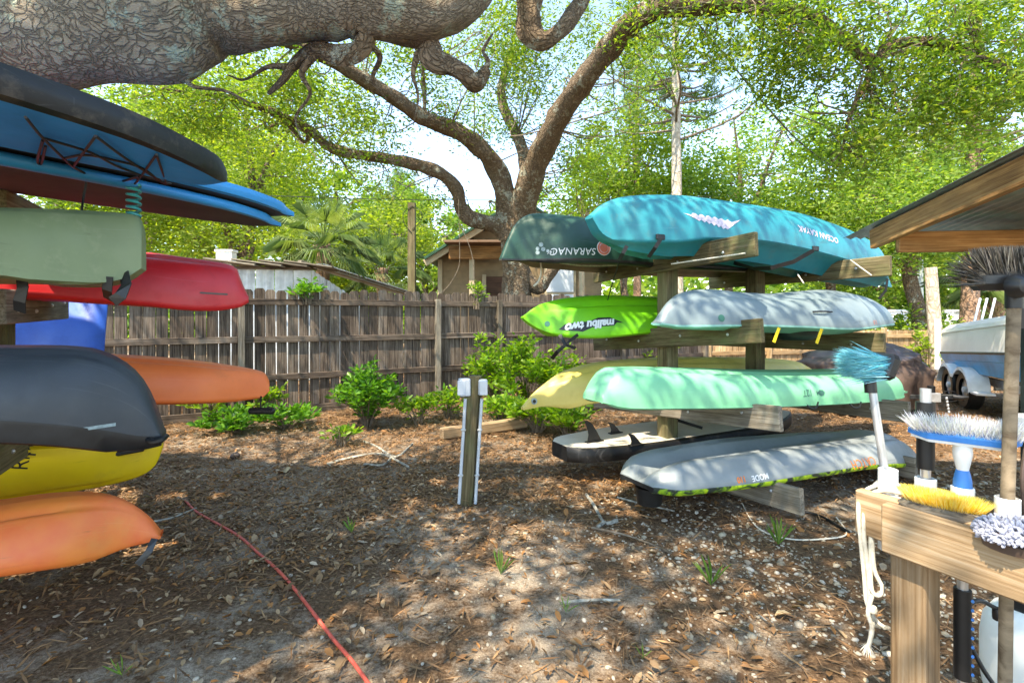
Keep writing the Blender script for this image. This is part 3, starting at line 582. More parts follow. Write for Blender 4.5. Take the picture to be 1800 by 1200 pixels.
for k in range(5):
    p, q = sa.lerp(sb, k / 5), sa.lerp(sb, (k + 1) / 5 - .006); corr('wall_panel', p, q, .02, 2.40, 2.42, M['shedwhite'], sh, .17, .006)
for k in range(4):
    p, q = sb.lerp(sc_, k / 4 + .004), sb.lerp(sc_, (k + 1) / 4 - .004); z0_, z1_ = 2.42 - .20 * k, 2.42 - .20 * (k + 1); corr('wall_panel', p, q, .02, z0_, z1_, M['shedwhite'], sh, .12, .016)
dn = (sb - sa).normalized()
for k in range(4):
    p = sa.lerp(sb, .1 + k * .27); beam('roof_board', p + Vector((-.35, .1, 2.58)), p + Vector((.62, .25, 2.46)), .9, .03, M['greytimber'], sh)
beam('roof_board', sb + Vector((-.25, -.05, 2.60)), G(718, 13.4, 1.98), .16, .05, M['greytimber'], sh)
beam('roof_board', sb + Vector((-.1, .4, 2.57)), G(722, 13.8, 1.96), .7, .025, M['steel'], sh)
beam('fascia', sa + Vector((0, -.06, 2.42)), sb + Vector((0, -.06, 2.44)), .03, .06, M['fence'], sh)
vb = thing('vent_box', 'small white louvred box standing above the shed roof', 'vent', G(398, 11.0, 2.60))
box('body', G(398, 11.0, 2.62), (.34, .2, .30), M['whitepaint'], vb); box('cap', G(398, 11.0, 2.80), (.38, .24, .05), M['whitepaint'], vb)
for k in range(3): box('louvre', G(391 + k * 7, 10.88, 2.60), (.055, .02, .03), M['greypvc'], vb)
beam('stand', G(398, 11.0, 0), G(398, 11.0, 2.47), .06, .06, M['greytimber'], vb)

# ------------------------------------------------------------------ cottage behind the fence
ct = thing('cottage', 'tan lap-sided cottage with green metal roof behind the oak', 'house', G(900, 12.6))
M['siding'] = plain('tan_siding', (.24, .165, .085), .7, 0, .12, 4); M['trim'] = plain('tan_trim', (.40, .32, .20), .7, 0, .1, 4)
M['greenroof'] = plain('green_metal_roof', (.03, .09, .05), .4, .3, .2, 4); M['door'] = wood('brown_door_panel', (.15, .075, .045), (.08, .04, .025), None, .6, 14, .8, bstr=.2)
M['blind'] = plain('white_blind', (.62, .66, .70), .5, 0, .05, 4)
cY = 12.6; hx0, hx1 = G(770, cY).x, G(1058, cY).x; ridge = (hx0 + hx1) / 2
core = pydata([(hx0, cY + .05, 0), (hx1, cY + .05, 0), (hx1, cY + 4, 0), (hx0, cY + 4, 0), (hx0, cY + .05, 2.80), (hx1, cY + .05, 2.80), (hx1, cY + 4, 2.80), (hx0, cY + 4, 2.80), (ridge, cY + .05, 4.0), (ridge, cY + 4, 4.0)],
              [(0, 1, 5, 8, 4), (2, 3, 7, 9, 6), (1, 2, 6, 5), (3, 0, 4, 7), (0, 3, 2, 1), (4, 8, 9, 7), (5, 6, 9, 8)])
O = WM[ct.name].translation
for v in core.vertices: v.co -= O
meshobj('wall', core, ct, Matrix.Translation(O), M['siding'])
z = .05
while z < 3.9:
    w0, w1 = hx0, hx1
    if z > 2.75: f = (z - 2.75) / 1.25; w0, w1 = hx0 + (ridge - hx0) * f, hx1 - (hx1 - ridge) * f
    if w1 - w0 > .3: beam('siding_board', (w0, cY + .03, z + .10), (w1, cY + .03, z + .10), .018, .205, M['siding'], ct, roll=math.radians(5), bev=0)
    z += .19
for x0, x1 in ((hx0 - .25, ridge), (hx1 + .25, ridge)):
    z0_ = 2.66; p0, p1 = Vector((x0, cY - .45, z0_)), Vector((x1, cY - .45, 4.08))
    sgn = 1 if x1 > x0 else -1
    rf = meshobj('roof', boxmesh((p1 - p0).length, 5.0, .06), ct, axM(p0 + Vector((0, 2.4, .10)), p1 + Vector((0, 2.4, .10))), M['greenroof'])
    beam('barge_board', p0, p1, .04, .16, M['trim'], ct)
    for k in range(5): beam('roof_rib', p0 + Vector((0, .1 + k * 1.1, .15)), p1 + Vector((0, .1 + k * 1.1, .15)), .05, .04, M['greenroof'], rf)
box('corner_board', (hx0 + .05, cY - .005, 1.4), (.11, .05, 2.8), M['trim'], ct)
box('porch_beam', (G(842, cY).x, cY - .5, 2.90), (1.35, .12, .30), M['cedar'], ct)
box('porch_roof', (G(842, cY).x, cY - .45, 3.12), (1.5, .9, .05), M['pinebark'], ct)
for px_ in (832, 1018): box('porch_post', (G(px_, cY).x, cY - .45, 1.4), (.12, .12, 2.72), M['trim'], ct)
dr_ = box('door', (G(877, cY).x, cY - .03, 1.22), (.62, .05, 2.3), M['door'], ct)
for sx in (-.36, .36): box('frame', (G(877, cY).x + sx, cY - .035, 1.22), (.10, .07, 2.4), M['trim'], dr_)
wd = box('window', (G(984, cY).x, cY - .02, 1.95), (.78, .06, 1.5), M['trim'], ct)
for k in range(2): box('pane', (G(984, cY).x, cY - .06, 1.62 + k * .68), (.66, .02, .62), M['blind'], wd)

# square post with wires beyond the fence, and the utility pole
pp = thing('square_post', 'tall square timber post with cables beyond the fence', 'post', G(724, 12.2))
beam('post', G(724, 12.2, -.05), P(724, 357, 12.2), .17, .17, M['rackwood'], pp, up=Vector((0, 1, 0)))
for dx, dz in ((-14, 30), (16, 26)): tube('wire_loop', [P(724, 362, 12.1), P(724 + dx, 362 + dz * .4, 12.1), P(724 + dx, 362 + dz, 12.1), P(724, 362 + dz * 1.6, 12.1)], .008, M['black'], pp, 5)
oc = tube('overhead_cable', [P(300, 338, 12.3), P(500, 345, 12.25), P(724, 351, 12.2), P(1000, 351, 12.4), P(1250, 345, 12.6)], .010, M['black'], None, 5)
tag(oc, 'thin black cable strung level past the square post', 'cable')
dc = tube('overhead_cable', [P(1215, 28, 7.5), P(1280, 105, 8.3), P(1350, 190, 9.6), P(1420, 262, 11.2), P(1520, 330, 14)], .016, M['black'], None, 6); tag(dc, 'thick black cable running down diagonally behind the teal kayak', 'cable')
up_ = thing('utility_pole', 'pale green utility pole carrying a grey transformer drum', 'pole', G(1608, 19))
M['palepole'] = plain('pale_pole', (.46, .50, .42), .8, 0, .2, 6)
tube('pole', [G(1612, 19, -.05), P(1610, 300, 19), P(1606, 170, 19)], [.22, .17, .14], M['palepole'], up_, 12)
lathe('transformer', [(.02, -.5), (.28, -.5), (.30, -.45), (.30, .40), (.32, .42), (.32, .48), (.2, .56), (.02, .58)], M['greypvc'], up_, Matrix.Translation(P(1588, 258, 18.7)), 18)
beam('crossarm', P(1575, 235, 18.9), P(1650, 240, 18.9), .10, .12, M['blackplastic'], up_)
lp = thing('leaning_post', 'pale weathered round post leaning left beside the boat', 'post', G(1652, 11.4))
tube('post', [G(1652, 11.4, -.05), P(1645, 600, 11.4), P(1636, 470, 11.4)], [.15, .135, .115], M['palebark'], lp, 12)
meter = box('conduit', P(1648, 605, 11.2), (.10, .05, 1.1), M['whitepaint'], lp)
sm = thing('white_wall', 'long low white wall showing between the trunks at the back', 'wall', G(1620, 22))
box('panel', G(1625, 22, .82), (4.4, .2, 1.5), M['whitepaint'], sm); box('coping', G(1625, 22, 1.6), (4.6, .3, .08), M['whitepaint'], sm)

# ------------------------------------------------------------------ kayak racks
U = Vector((.89, .456, 0)).normalized(); N = Vector((U.y, -U.x, 0))      # along the boats; across, toward the yard
def rack(label, arms, posts_, name='boat_rack'):
    t = thing(name, label, 'rack', posts_[0][0])
    for base, top in posts_: beam('post', base + Vector((0, 0, -.05)), Vector((base.x, base.y, top)), .14, .14, M['rackwood'], t, up=N, bev=.008)
    for far, near, m_ in arms:
        a = beam('arm', far, near, .045, .184, m_, t, bev=.006)
        side = (near - far).normalized().cross(Vector((0, 0, 1))).normalized() * -.028
        for f in (.12, .36, .62, .86):
            c = far.lerp(near, f) + Vector((0, 0, random.uniform(-.03, .03)))
            for sg in (1, -1): lathe('bolt', [(.012, 0), (.012, .006), (.006, .012)], M['steel'], a, Matrix.Translation(c + side * sg * .82) @ (side * sg).to_track_quat('Z', 'Y').to_matrix().to_4x4(), 8)
    return t
def lvl(p, z): return Vector((p.x, p.y, z))
n1, f1 = Vector((1.84, 3.85, 0)), Vector((.92, 5.70, 0)); n2, f2 = Vector((3.42, 4.62, 0)), Vector((2.50, 6.47, 0))
p1 = f1.lerp(n1, .50) + U * .095; p2 = f2.lerp(n2, .50) + U * -.095 + Vector((-.32, -.12, 0))
RW, GT = M['rackwood'], M['greytimber']
h = .092
arms = [(lvl(f1, 1.98 - h), lvl(n1, 2.07 - h), RW), (lvl(f1, 1.23 - h), lvl(n1 + N * .05, 1.42 - h), RW), (lvl(f1, .60 - h), lvl(n1 + N * .2, .79 - h), GT), (lvl(f1 + N * .8, .16 - h), lvl(n1 + N * .36, .245 - h), GT),
        (lvl(f2, 1.95 - h), lvl(n2, 1.98 - h), RW), (lvl(f2, 1.24 - h), lvl(n2 + N * -.05, 1.28 - h), RW), (lvl(f2, .60 - h), lvl(n2 + N * .15, .68 - h), GT), (lvl(f2 + N * .5, .16 - h), lvl(n2 + N * .2, .20 - h), GT)]
rack('mossy timber rack carrying the teal and mint kayaks', arms, [(p1, 2.03), (p2, 1.99)])
ln, lf_ = Vector((-2.62, 2.62, 0)), Vector((-3.42, 4.20, 0)); lp_ = Vector((-3.27, 3.25, 0))
arms = [(lvl(lf_, 2.08 - h), lvl(ln, 2.10 - h), RW), (lvl(Vector((-3.30, 3.78, 0)), 1.60 - h), lvl(ln, 1.58 - h), GT), (lvl(lf_, .86 - h), lvl(ln + N * .2, .82 - h), RW), (lvl(lf_, .30 - h), lvl(ln + N * .1, .28 - h), RW)]
arms2 = [(a - U * 1.7, b_ - U * 1.7, m_) for a, b_, m_ in arms]
rack('mossy timber rack with the painted eight, holding red and olive kayaks', arms + arms2, [(lp_, 2.05), (lp_ - U * 1.6, 2.05)])

# ------------------------------------------------------------------ kayaks
def pchip(xs, ys):
    xs, ys = np.array(xs, float), np.array(ys, float); o = np.argsort(xs); xs, ys = xs[o], ys[o]; k = np.concatenate([[True], np.diff(xs) > 1e-5]); xs, ys = xs[k], ys[k]
    h_ = np.diff(xs); dl = np.diff(ys) / h_; d = np.zeros(len(xs))
    for i in range(1, len(xs) - 1):
        if dl[i - 1] * dl[i] > 0: w1, w2 = 2 * h_[i] + h_[i - 1], h_[i] + 2 * h_[i - 1]; d[i] = (w1 + w2) / (w1 / dl[i - 1] + w2 / dl[i])
    d[0], d[-1] = dl[0], dl[-1]
    def f(x):
        x = np.clip(x, xs[0], xs[-1]); i = np.clip(np.searchsorted(xs, x) - 1, 0, len(xs) - 2); t_ = (x - xs[i]) / h_[i]
        return (2 * t_ ** 3 - 3 * t_ ** 2 + 1) * ys[i] + (t_ ** 3 - 2 * t_ ** 2 + t_) * h_[i] * d[i] + (-2 * t_ ** 3 + 3 * t_ ** 2) * ys[i + 1] + (t_ ** 3 - t_ ** 2) * h_[i] * d[i + 1]
    return f
def sight(anchor, u, px):
    k = (px - 900) / FPX; return (k * anchor.y - anchor.x) / (u.x - k * u.y)
class Boat:
    """a hull lofted along a line in the yard; outline heights read where the line is sighted"""
    def __init__(s, name, label, cat, anchor, span, width, top, bot, hullm, deckm=None, sec=(2.5, 2.3), u=U, band=.05, belly=.09, upright=False, ns=56, tunnel=None, blunt=(.3, .3), group=None, bandm=None, vee=0.0, crease=.085):
        s.u = u; s.n = Vector((u.y, -u.x, 0)); A = Vector((*anchor, 0)); s.A = A
        s0 = sight(A, u, span[0]) if span[0] is not None else None; s1 = sight(A, u, span[1])
        if s0 is None: s0 = s1 - span[2]
        s.s0, s.s1 = s0, s1; L = s1 - s0
        wt = [0, .04, .12, .28, .5, .72, .88, .96, 1]; e0, e1 = blunt
        wf = pchip(wt, [e0 * .6, e0, .62 + .2 * e0, .92, 1, .92, .62 + .2 * e1, e1, e1 * .6]); s.hw = lambda q: width * float(wf((q - s0) / L))
        def ht(rows, edge):
            S, Zs = [], []
            for px, py in rows:
                if edge:
                    g = np.linspace(s0, s1, 400); best = None
                    pr_ = [900 + FPX * (A.x + u.x * q + s.n.x * s.hw(q)) / max(.2, A.y + u.y * q + s.n.y * s.hw(q)) for q in g]; q = g[int(np.argmin(np.abs(np.array(pr_) - px)))]; d = A.y + u.y * q + s.n.y * s.hw(q)
                else: q = sight(A, u, px); d = A.y + u.y * q
                S.append(q); Zs.append(CAM_H + (HOR - py) / FPX * d)
            return pchip(S, Zs)
        zt, zb = ht(top, upright), ht(bot, not upright)
        nj = 41; ss = s0 + L * (.5 - .5 * np.cos(np.linspace(0, math.pi, ns))) * 1.0; p, q_ = sec; mid = A + u * (s0 + s1) / 2; O = Vector((mid.x, mid.y, float(zb((s0 + s1) / 2)))); s.O = O
        s.root = thing(name, label, cat, O, group); V, D = [], []; uv = []
        for q in ss:
            c = A + u * q; w = s.hw(q); a, b_ = float(zt(q)), float(zb(q)); tt = (q - s0) / L
            hull_z, edge_z = (b_, a) if upright else (a, b_)
            sg = 1 if hull_z >= edge_z else -1
            if abs(hull_z - edge_z) < .012: hull_z = edge_z + sg * .012
            for j in range(nj):
                th = math.pi * j / (nj - 1); cc, sn = math.cos(th), math.sin(th)
                yy = w * math.copysign(abs(cc) ** (2 / p), cc); f = abs(sn) ** (2 / q_)
                if vee: f = f * (1 - vee) + vee * (1 - abs(yy) / max(w, 1e-4))
                if tunnel: f *= 1 - tunnel(tt) * math.exp(-(yy / (w * .36 + 1e-4)) ** 2)
                if j not in (0, nj - 1): f -= crease * (math.exp(-((abs(yy) / max(w, 1e-4) - .50) / .055) ** 2) + .6 * math.exp(-((abs(yy) / max(w, 1e-4)) / .05) ** 2)) * min(1, 6 * tt, 6 * (1 - tt))
                V.append(c + s.n * yy + Vector((0, 0, edge_z + (hull_z - edge_z) * f))); uv.append((q, j / nj))
            ed = -1 if not upright else 1
            bl = belly * min(1, 4 * tt * (1 - tt) + .12) * (1 if not upright else .25)
            for (yf, dz) in ((1, 0), (1.012, -.004), (1.015, .010), (.985, band), (.90, band + .012), (.70, band + .3 * bl), (.42, band + bl), (.0, band + bl * .55), (-.42, band + bl), (-.70, band + .3 * bl), (-.90, band + .012), (-.985, band), (-1.015, .010), (-1.012, -.004), (-1, 0)):
                D.append(c + s.n * (w * yf) + Vector((0, 0, edge_z + ed * min(dz, dz if dz < .02 else dz * min(1, w / width * 2.2)))))
        s.hull = s.skin('hull', V, ns, nj, uv, hullm, upright); nd = 15
        s.deck = s.skin('deck', D, ns, nd, None, deckm or hullm, not upright)
        if bandm: s.deck.data.materials.append(bandm); [setattr(f, 'material_index', 1) for i, f in enumerate(s.deck.data.polygons) if i < (ns - 1) * (nd - 1) and (i % (nd - 1)) in (1, 2, 3, 10, 11, 12)]
        s.zt, s.zb, s.up = zt, zb, upright
        wv = [Vector(v) for v in V]; fc = [tuple(f.vertices) for f in s.hull.data.polygons]; s.bvh = BVHTree.FromPolygons(wv, fc)
    def skin(s, name, V, ns, nj, uv, m, flip):
        F = []; UV = []
        for i in range(ns - 1):
            for j in range(nj - 1):
                a = (i * nj + j, (i + 1) * nj + j, (i + 1) * nj + j + 1, i * nj + j + 1); F.append(a[::-1] if flip else a)
        F.append(tuple(range(nj))); F.append(tuple((ns - 1) * nj + j for j in range(nj - 1, -1, -1)))
        me = pydata([v - s.O for v in V], F, True, 48); ul = me.uv_layers.new(name='UVMap'); co = np.array([v[:] for v in V]); uc = np.array(s.u[:])
        lu = np.zeros(len(me.loops), np.int32); me.loops.foreach_get('vertex_index', lu); j_ = (lu % nj) / nj; ul.data.foreach_set('uv', np.stack([(co[lu] @ uc), j_], 1).astype(np.float32).ravel())
        return meshobj(name, me, s.root, Matrix.Translation(s.O), m)
    def at(s, px, py, side=1):
        """where the sight line meets the near flank"""
        o = Vector((0, 0, CAM_H)); d = (P(px, py, 1) - o).normalized(); h_ = s.bvh.ray_cast(o, d); return (h_[0], h_[1]) if h_[0] else (None, None)
    def onto(s, me, name, px, py, m, flip=True, off=.003, scale=1.0, slope=0.0, parent=None):
        """lay a flat drawing (x right, y up) against the near flank around the point sighted at px, py"""
        c, nn = s.at(px, py)
        if c is None: return None
        bm = bmesh.new(); bm.from_mesh(me); bmesh.ops.triangulate(bm, faces=bm.faces[:]); long = [e for e in bm.edges if e.calc_length() * scale > .03]
        if long: bmesh.ops.subdivide_edges(bm, edges=long, cuts=2)
        bmesh.ops.triangulate(bm, faces=bm.faces[:])
        tang = s.u - nn * s.u.dot(nn); tang.normalize(); upv = nn.cross(tang); upv = upv if upv.z > 0 else -upv; sg = -1 if flip else 1; cs, sn = math.cos(slope), math.sin(slope); M2 = []
        for v in bm.verts:
            x, y = v.co.x * scale * sg, v.co.y * scale * sg; x, y = x * cs - y * sn, x * sn + y * cs
            p = c + tang * x + upv * y + nn * .25; h_ = s.bvh.ray_cast(p, -nn); v.co = ((h_[0] + h_[1] * (off if h_[1].dot(nn) > 0 else -off)) if h_[0] and (h_[0] - p).length < .6 else (c + tang * x + upv * y)) - s.O
        m3 = bpy.data.meshes.new('m'); bm.to_mesh(m3); bm.free(); return meshobj(name, m3, parent or s.hull, Matrix.Translation(s.O), m)
def textmesh(txt, size, shear=0.0, offset=0.0, space=1.0):
    cu = bpy.data.curves.new('t', 'FONT'); cu.body = txt; cu.size = size; cu.shear = shear; cu.offset = offset; cu.space_character = space; cu.align_x = 'CENTER'; cu.align_y = 'CENTER'; cu.resolution_u = 3
    ob = bpy.data.objects.new('t', cu); COL.objects.link(ob); bpy.context.view_layer.update(); me = bpy.data.meshes.new_from_object(ob); bpy.data.objects.remove(ob); bpy.data.curves.remove(cu); return me
def polymesh(pts): return pydata([(x, y, 0) for x, y in pts], [tuple(range(len(pts)))])
def disc(r, n=20): return polymesh([(r * math.cos(6.283 * k / n), r * math.sin(6.283 * k / n)) for k in range(n)])
M['inkblack'] = plain('black_print', (.012, .012, .012), .4, 0, .1); M['inkwhite'] = plain('white_print', (.75, .76, .76), .45, 0, .1); M['inkorange'] = plain('orange_print', (.75, .19, .03), .45, 0, .1); M['inkpale'] = plain('faded_decal', (.62, .52, .60), .55, 0, .25, 40); M['inkgrey'] = plain('faded_grey_decal', (.28, .36, .36), .6, 0, .2, 40); M['inkgreen'] = plain('dark_green_print', (.03, .14, .10), .5, 0, .1); M['decalred'] = plain('red_orange_decal', (.70, .17, .10), .45, 0, .1)
def strap(b, name, pts, w, m=None):
    """flat webbing from point to point"""
    V = []; F = []
    for k, p in enumerate(pts): d = (pts[min(k + 1, len(pts) - 1)] - pts[max(k - 1, 0)]).normalized(); sd = d.cross(Vector((0, 1, .25))).normalized() * w / 2; nn = d.cross(sd).normalized() * .002; V += [p - sd - nn, p + sd - nn, p + sd + nn, p - sd + nn]
    for k in range(len(pts) - 1):
        for j in range(4): F.append((4 * k + j, 4 * k + (j + 1) % 4, 4 * k + 4 + (j + 1) % 4, 4 * k + 4 + j))
    F += [(0, 1, 2, 3), tuple(4 * len(pts) - 4 + j for j in (3, 2, 1, 0))]
    O = WM[b.name].translation; return meshobj(name, pydata([v - O for v in V], F), b, Matrix.Translation(O), m or M['black'])

# right rack, yard side
mint = Boat('kayak', 'mint green kayak lying hull up on the lower rack arms', 'kayak', (1.62, 4.14), (1042, 1587), .36, [(1042, 688), (1052, 668), (1075, 646), (1200, 647), (1350, 651), (1450, 650), (1520, 649), (1556, 660), (1587, 691)], [(1045, 705), (1100, 714), (1200, 715), (1300, 714), (1424, 710), (1520, 705), (1587, 694)], M['mint'], None, (3.2, 2.6), belly=.0, band=.012, blunt=(.55, .2))
mint.onto(textmesh('12T', .075, .2), 'lettering', 1420, 690, M['inkgreen'], True, scale=1.0)
mint.onto(polymesh([(-.05, 0), (-.03, .022), (.01, .026), (.045, .004), (.06, .02), (.06, -.02), (.045, -.004), (.01, -.024), (-.03, -.02)]), 'fish_emblem', 1443, 690, M['inkgreen'], True)
for px in (1424, 1500): q, _ = mint.at(px, 704); tube('handle', [q + Vector((-.05, -.01, -.01)), q + Vector((-.02, -.03, -.05)), q + Vector((.03, -.03, -.05)), q + Vector((.06, -.01, -.01))], .007, M['black'], mint.root, 6)
grey = Boat('kayak', 'slate grey kayak upside down with black seat sagging below, middle arms', 'kayak', (1.60, 4.18), (1153, 1563), .35, [(1153, 566), (1175, 530), (1200, 513), (1240, 507), (1300, 513), (1340, 515), (1400, 511), (1440, 508), (1490, 515), (1530, 530), (1550, 550), (1563, 567)], [(1155, 568), (1200, 572), (1300, 571), (1400, 573), (1500, 577), (1563, 570)], M['greyhull'], M['aqua'], (2.4, 1.7), belly=.05, band=.012, blunt=(.25, .25), vee=.15)
q = grey.A + grey.u * 1.05 + grey.n * .05
lathe('seat', [(.02, -.115), (.16, -.11), (.24, -.06), (.27, 0), (.25, .05)], M['black'], grey.root, Matrix.Translation(Vector((q.x, q.y, 1.33))) @ grey.u.to_track_quat('X', 'Z').to_matrix().to_4x4() @ Matrix.Diagonal((1.1, .7, 1, 1)))
for px, py in ((1365, 588), (1440, 590)): p_ = P(px, py, 3.72); strap(grey.root, 'strap', [p_ + Vector((.02, 0, .05)), p_, p_ + Vector((-.025, -.01, -.055))], .022, M['yellowtag'])
c_, n_ = grey.at(1444, 549)
if c_: tube('handle', [c_ + grey.u * -.13 + n_ * .012, c_ + n_ * .02, c_ + grey.u * .13 + n_ * .012], .008, M['blackplastic'], grey.root, 6)
grey.onto(disc(.028), 'drain_plug', 1268, 559, M['inkgreen'], True); grey.onto(textmesh('5.0', .055), 'lettering', 1538, 566, M['decalred'], True)
teal = Boat('kayak', 'teal kayak tilted upside down across the topmost arms', 'kayak', (1.50, 4.50), (1035, 1564), .37, [(1035, 379), (1060, 358), (1090, 347), (1130, 344), (1200, 347), (1290, 360), (1370, 373), (1450, 396), (1520, 428), (1550, 460), (1564, 500)], [(1036, 381), (1060, 408), (1085, 420), (1180, 421), (1258, 415), (1331, 419), (1402, 431), (1469, 448), (1524, 464), (1564, 503)], M['teal'], M['teal'], (2.5, 2.0), belly=.15, band=.02, blunt=(.22, .1))
teal.onto(textmesh('OCEAN KAYAK', .085, .1, .003, 1.05), 'lettering', 1440, 412, M['inkpale'], True, slope=math.radians(-7))
zig = [(-.26, .06)]
for k in range(13): zig += [(-.19 + k * .034, .045 - .004 * k + (.02 if k % 2 else 0)), (-.175 + k * .034, .062 - .005 * k)]
zig += [(.34, .03), (.16, -.07)] + [(.14 - k * .024, -.055 + .006 * k - (.018 if k % 2 else 0)) for k in range(12)] + [(-.2, .035)]
teal.onto(polymesh(zig), 'decal', 1250, 388, M['inkpale'], False)
for px, py in ((1160, 417), (1366, 424), (1432, 437)): q, n_ = teal.at(px, py); meshobj('pad_eye', boxmesh(.09, .02, .045, .008), teal.root, Matrix.Translation(q + n_ * .008) @ teal.u.to_track_quat('X', 'Z').to_matrix().to_4x4(), M['black'])
strap(teal.root, 'strap', [P(1430, 440, 4.35), P(1395, 460, 4.3), P(1355, 471, 4.25), P(1325, 472, 4.5), P(1290, 462, 4.8)], .035); strap(teal.root, 'strap', [P(1162, 419, 3.95), P(1152, 435, 3.95), P(1140, 452, 4.0)], .03)
strap(teal.root, 'strap', [P(1102, 432, 3.75), P(1095, 445, 3.75), P(1088, 458, 3.8)], .028); strap(teal.root, 'strap', [P(1560, 490, 5.0), P(1557, 510, 5.0), P(1545, 525, 5.0)], .025)
for k, (a, b_) in enumerate((((1180, 464, 4.35), (1310, 445, 3.88)), ((1402, 482, 4.75), (1413, 498, 4.62)), ((1495, 457, 4.75), (1532, 484, 4.58)))): tag(tube('tie_rope', [P(*a), P(*b_)], .006, M['rope'], None, 6, 1), ['pale rope tied along the foremost top arm under the teal kayak', 'short pale rope on the second top arm beside the post', 'pale rope from teal kayak down to the outer end of the top arm'][k], 'rope')
catch = Boat('kayak', 'wide silver grey kayak with twin rounded stern humps resting lowest', 'kayak', (1.5, 3.9), (1118, 1606), .40, [(1118, 842), (1126, 822), (1150, 797), (1190, 784), (1280, 772), (1400, 765), (1500, 758), (1540, 757), (1575, 780), (1606, 806)], [(1158, 858), (1250, 858), (1300, 853), (1400, 838), (1500, 822), (1606, 803)], M['catch'], M['blackplastic'], (2.7, 1.6), belly=.0, band=.032, bandm=M['camo'], crease=.09, blunt=(.72, .12), tunnel=lambda t_: .95 * max(0, 1 - t_ / .75) ** .7, vee=.1)
catch.onto(textmesh('MODE', .055, 0, .001, 1.0), 'lettering', 1336, 838, M['inkwhite'], True); catch.onto(textmesh('110', .055, 0, .002, .95), 'lettering', 1303, 842, M['inkorange'], True); catch.onto(textmesh('CATCH', .10, 0, 0, 1.1), 'lettering', 1518, 812, M['inkorange'], True)
q, n_ = catch.at(1480, 838)
if q: tube('handle', [q + Vector((-.06, -.02, -.02)), q + Vector((-.04, -.05, -.09)), q + Vector((.04, -.05, -.09)), q + Vector((.06, -.02, -.02))], .008, M['inkorange'], catch.root, 6)
lathe('mesh_seat', [(.02, -.13), (.085, -.12), (.10, 0)], M['black'], catch.root, Matrix.Translation(Vector((.98, 3.66, .22))), 14)  # black mesh seat hanging below the upturned hull
# right rack, fence side
canoe = Boat('canoe', 'dark green canoe upside down behind the teal kayak', 'canoe', (1.16, 5.2), (880, 1430), .44, [(880, 452), (890, 425), (905, 395), (922, 380), (940, 375), (980, 379), (1040, 388), (1150, 400), (1300, 408), (1390, 415), (1415, 440), (1430, 470)], [(880, 455), (960, 455), (1040, 455), (1140, 461), (1250, 468), (1430, 480)], M['canoe'], M['tarp'], (2.6, 2.3), belly=-.10, band=.03, blunt=(.12, .12), bandm=M['blackplastic'])
canoe.onto(textmesh('SARANAC', .088, .2, .0, 1.05), 'lettering', 1010, 441, M['inkwhite'], True); canoe.onto(textmesh('146', .05, .2, .0), 'lettering', 969, 443, M['inkwhite'], True)
canoe.onto(disc(.068, 28), 'round_sticker', 1061, 436, M['inkwhite'], True); canoe.onto(disc(.062, 28), 'round_sticker', 1061, 436, M['decalred'], True, .0045); canoe.onto(disc(.045, 28), 'round_sticker', 1061, 436, M['inkpale'], True, .006); canoe.onto(disc(.041, 28), 'round_sticker', 1061, 436, M['decalred'], True, .0075)
for px, py, r_ in ((945, 437, .018), (951, 430, .022), (945, 444, .02), (955, 438, .02), (963, 441, .016)): canoe.onto(disc(r_, 7), 'worn_sticker', px, py, M['inkgrey'], True)
tag(tube('hanging_rope', [P(952, 456, 4.9), P(985, 462, 5.0), P(1030, 467, 5.2), P(1085, 466, 5.3), P(1120, 462, 5.2)], .009, M['rope'], None, 6), 'pale rope sagging under the dark green canoe', 'rope')
tag(tube('hanging_rope', [P(950, 457, 4.9), P(951, 480, 4.9), P(946, 495, 4.9), P(938, 503, 4.9)], .010, M['rope'], None, 6), 'short pale rope end hanging from the dark green canoe bow', 'rope')
lime = Boat('kayak', 'lime green tandem kayak upside down behind the slate grey one', 'kayak', (1.16, 5.2), (918, 1400), .40, [(918, 556), (950, 534), (1000, 521), (1060, 517), (1150, 520), (1300, 530), (1400, 545)], [(919, 558), (940, 572), (985, 586), (1050, 589), (1150, 581), (1300, 574), (1400, 560)], M['lime'], M['lime'], (2.2, 1.6), belly=.0, band=.02, blunt=(.12, .12), vee=.25)
lime.onto(polymesh([(-.30, 0), (-.24, .035), (-.02, .03), (.08, .06), (.20, .055), (.33, -.01), (.26, .0), (.22, -.03), (.0, -.03), (-.1, -.06), (-.2, -.035)]), 'decal', 1040, 570, M['inkblack'], False); lime.onto(textmesh('malibu two', .105, .35, .005), 'lettering', 1040, 570, M['inkwhite'], True, .006)
lime.onto(disc(.025), 'drain_plug', 962, 569, M['inkgreen'], True)
strap(lime.root, 'strap', [P(984, 588, 4.6), P(994, 606, 4.55), P(980, 618, 4.55), P(970, 630, 4.6)], .035); strap(lime.root, 'strap', [P(1016, 588, 4.6), P(1003, 598, 4.57), P(994, 606, 4.55), P(1012, 612, 4.55)], .03)
tube('tie_cord', [P(1100, 430, 4.3), P(1085, 470, 4.5), P(1068, 527, 4.75)], .005, M['black'], lime.root, 5, 2)
pale = Boat('kayak', 'faded yellow kayak upside down behind the mint one', 'kayak', (1.16, 5.2), (918, 1430), .38, [(918, 714), (935, 693), (960, 672), (1000, 650), (1060, 635), (1150, 628), (1250, 627), (1350, 629), (1400, 635), (1430, 650)], [(919, 719), (1000, 707), (1045, 698), (1150, 688), (1300, 680), (1430, 655)], M['paleyellow'], M['paleyellow'], (2.6, 2.2), belly=.02, blunt=(.10, .10), vee=.1)
pale.onto(disc(.030), 'drain_plug', 939, 705, M['inkgrey'], True); pale.onto(disc(.016), 'drain_plug', 939, 705, M['inkblack'], True, .006)
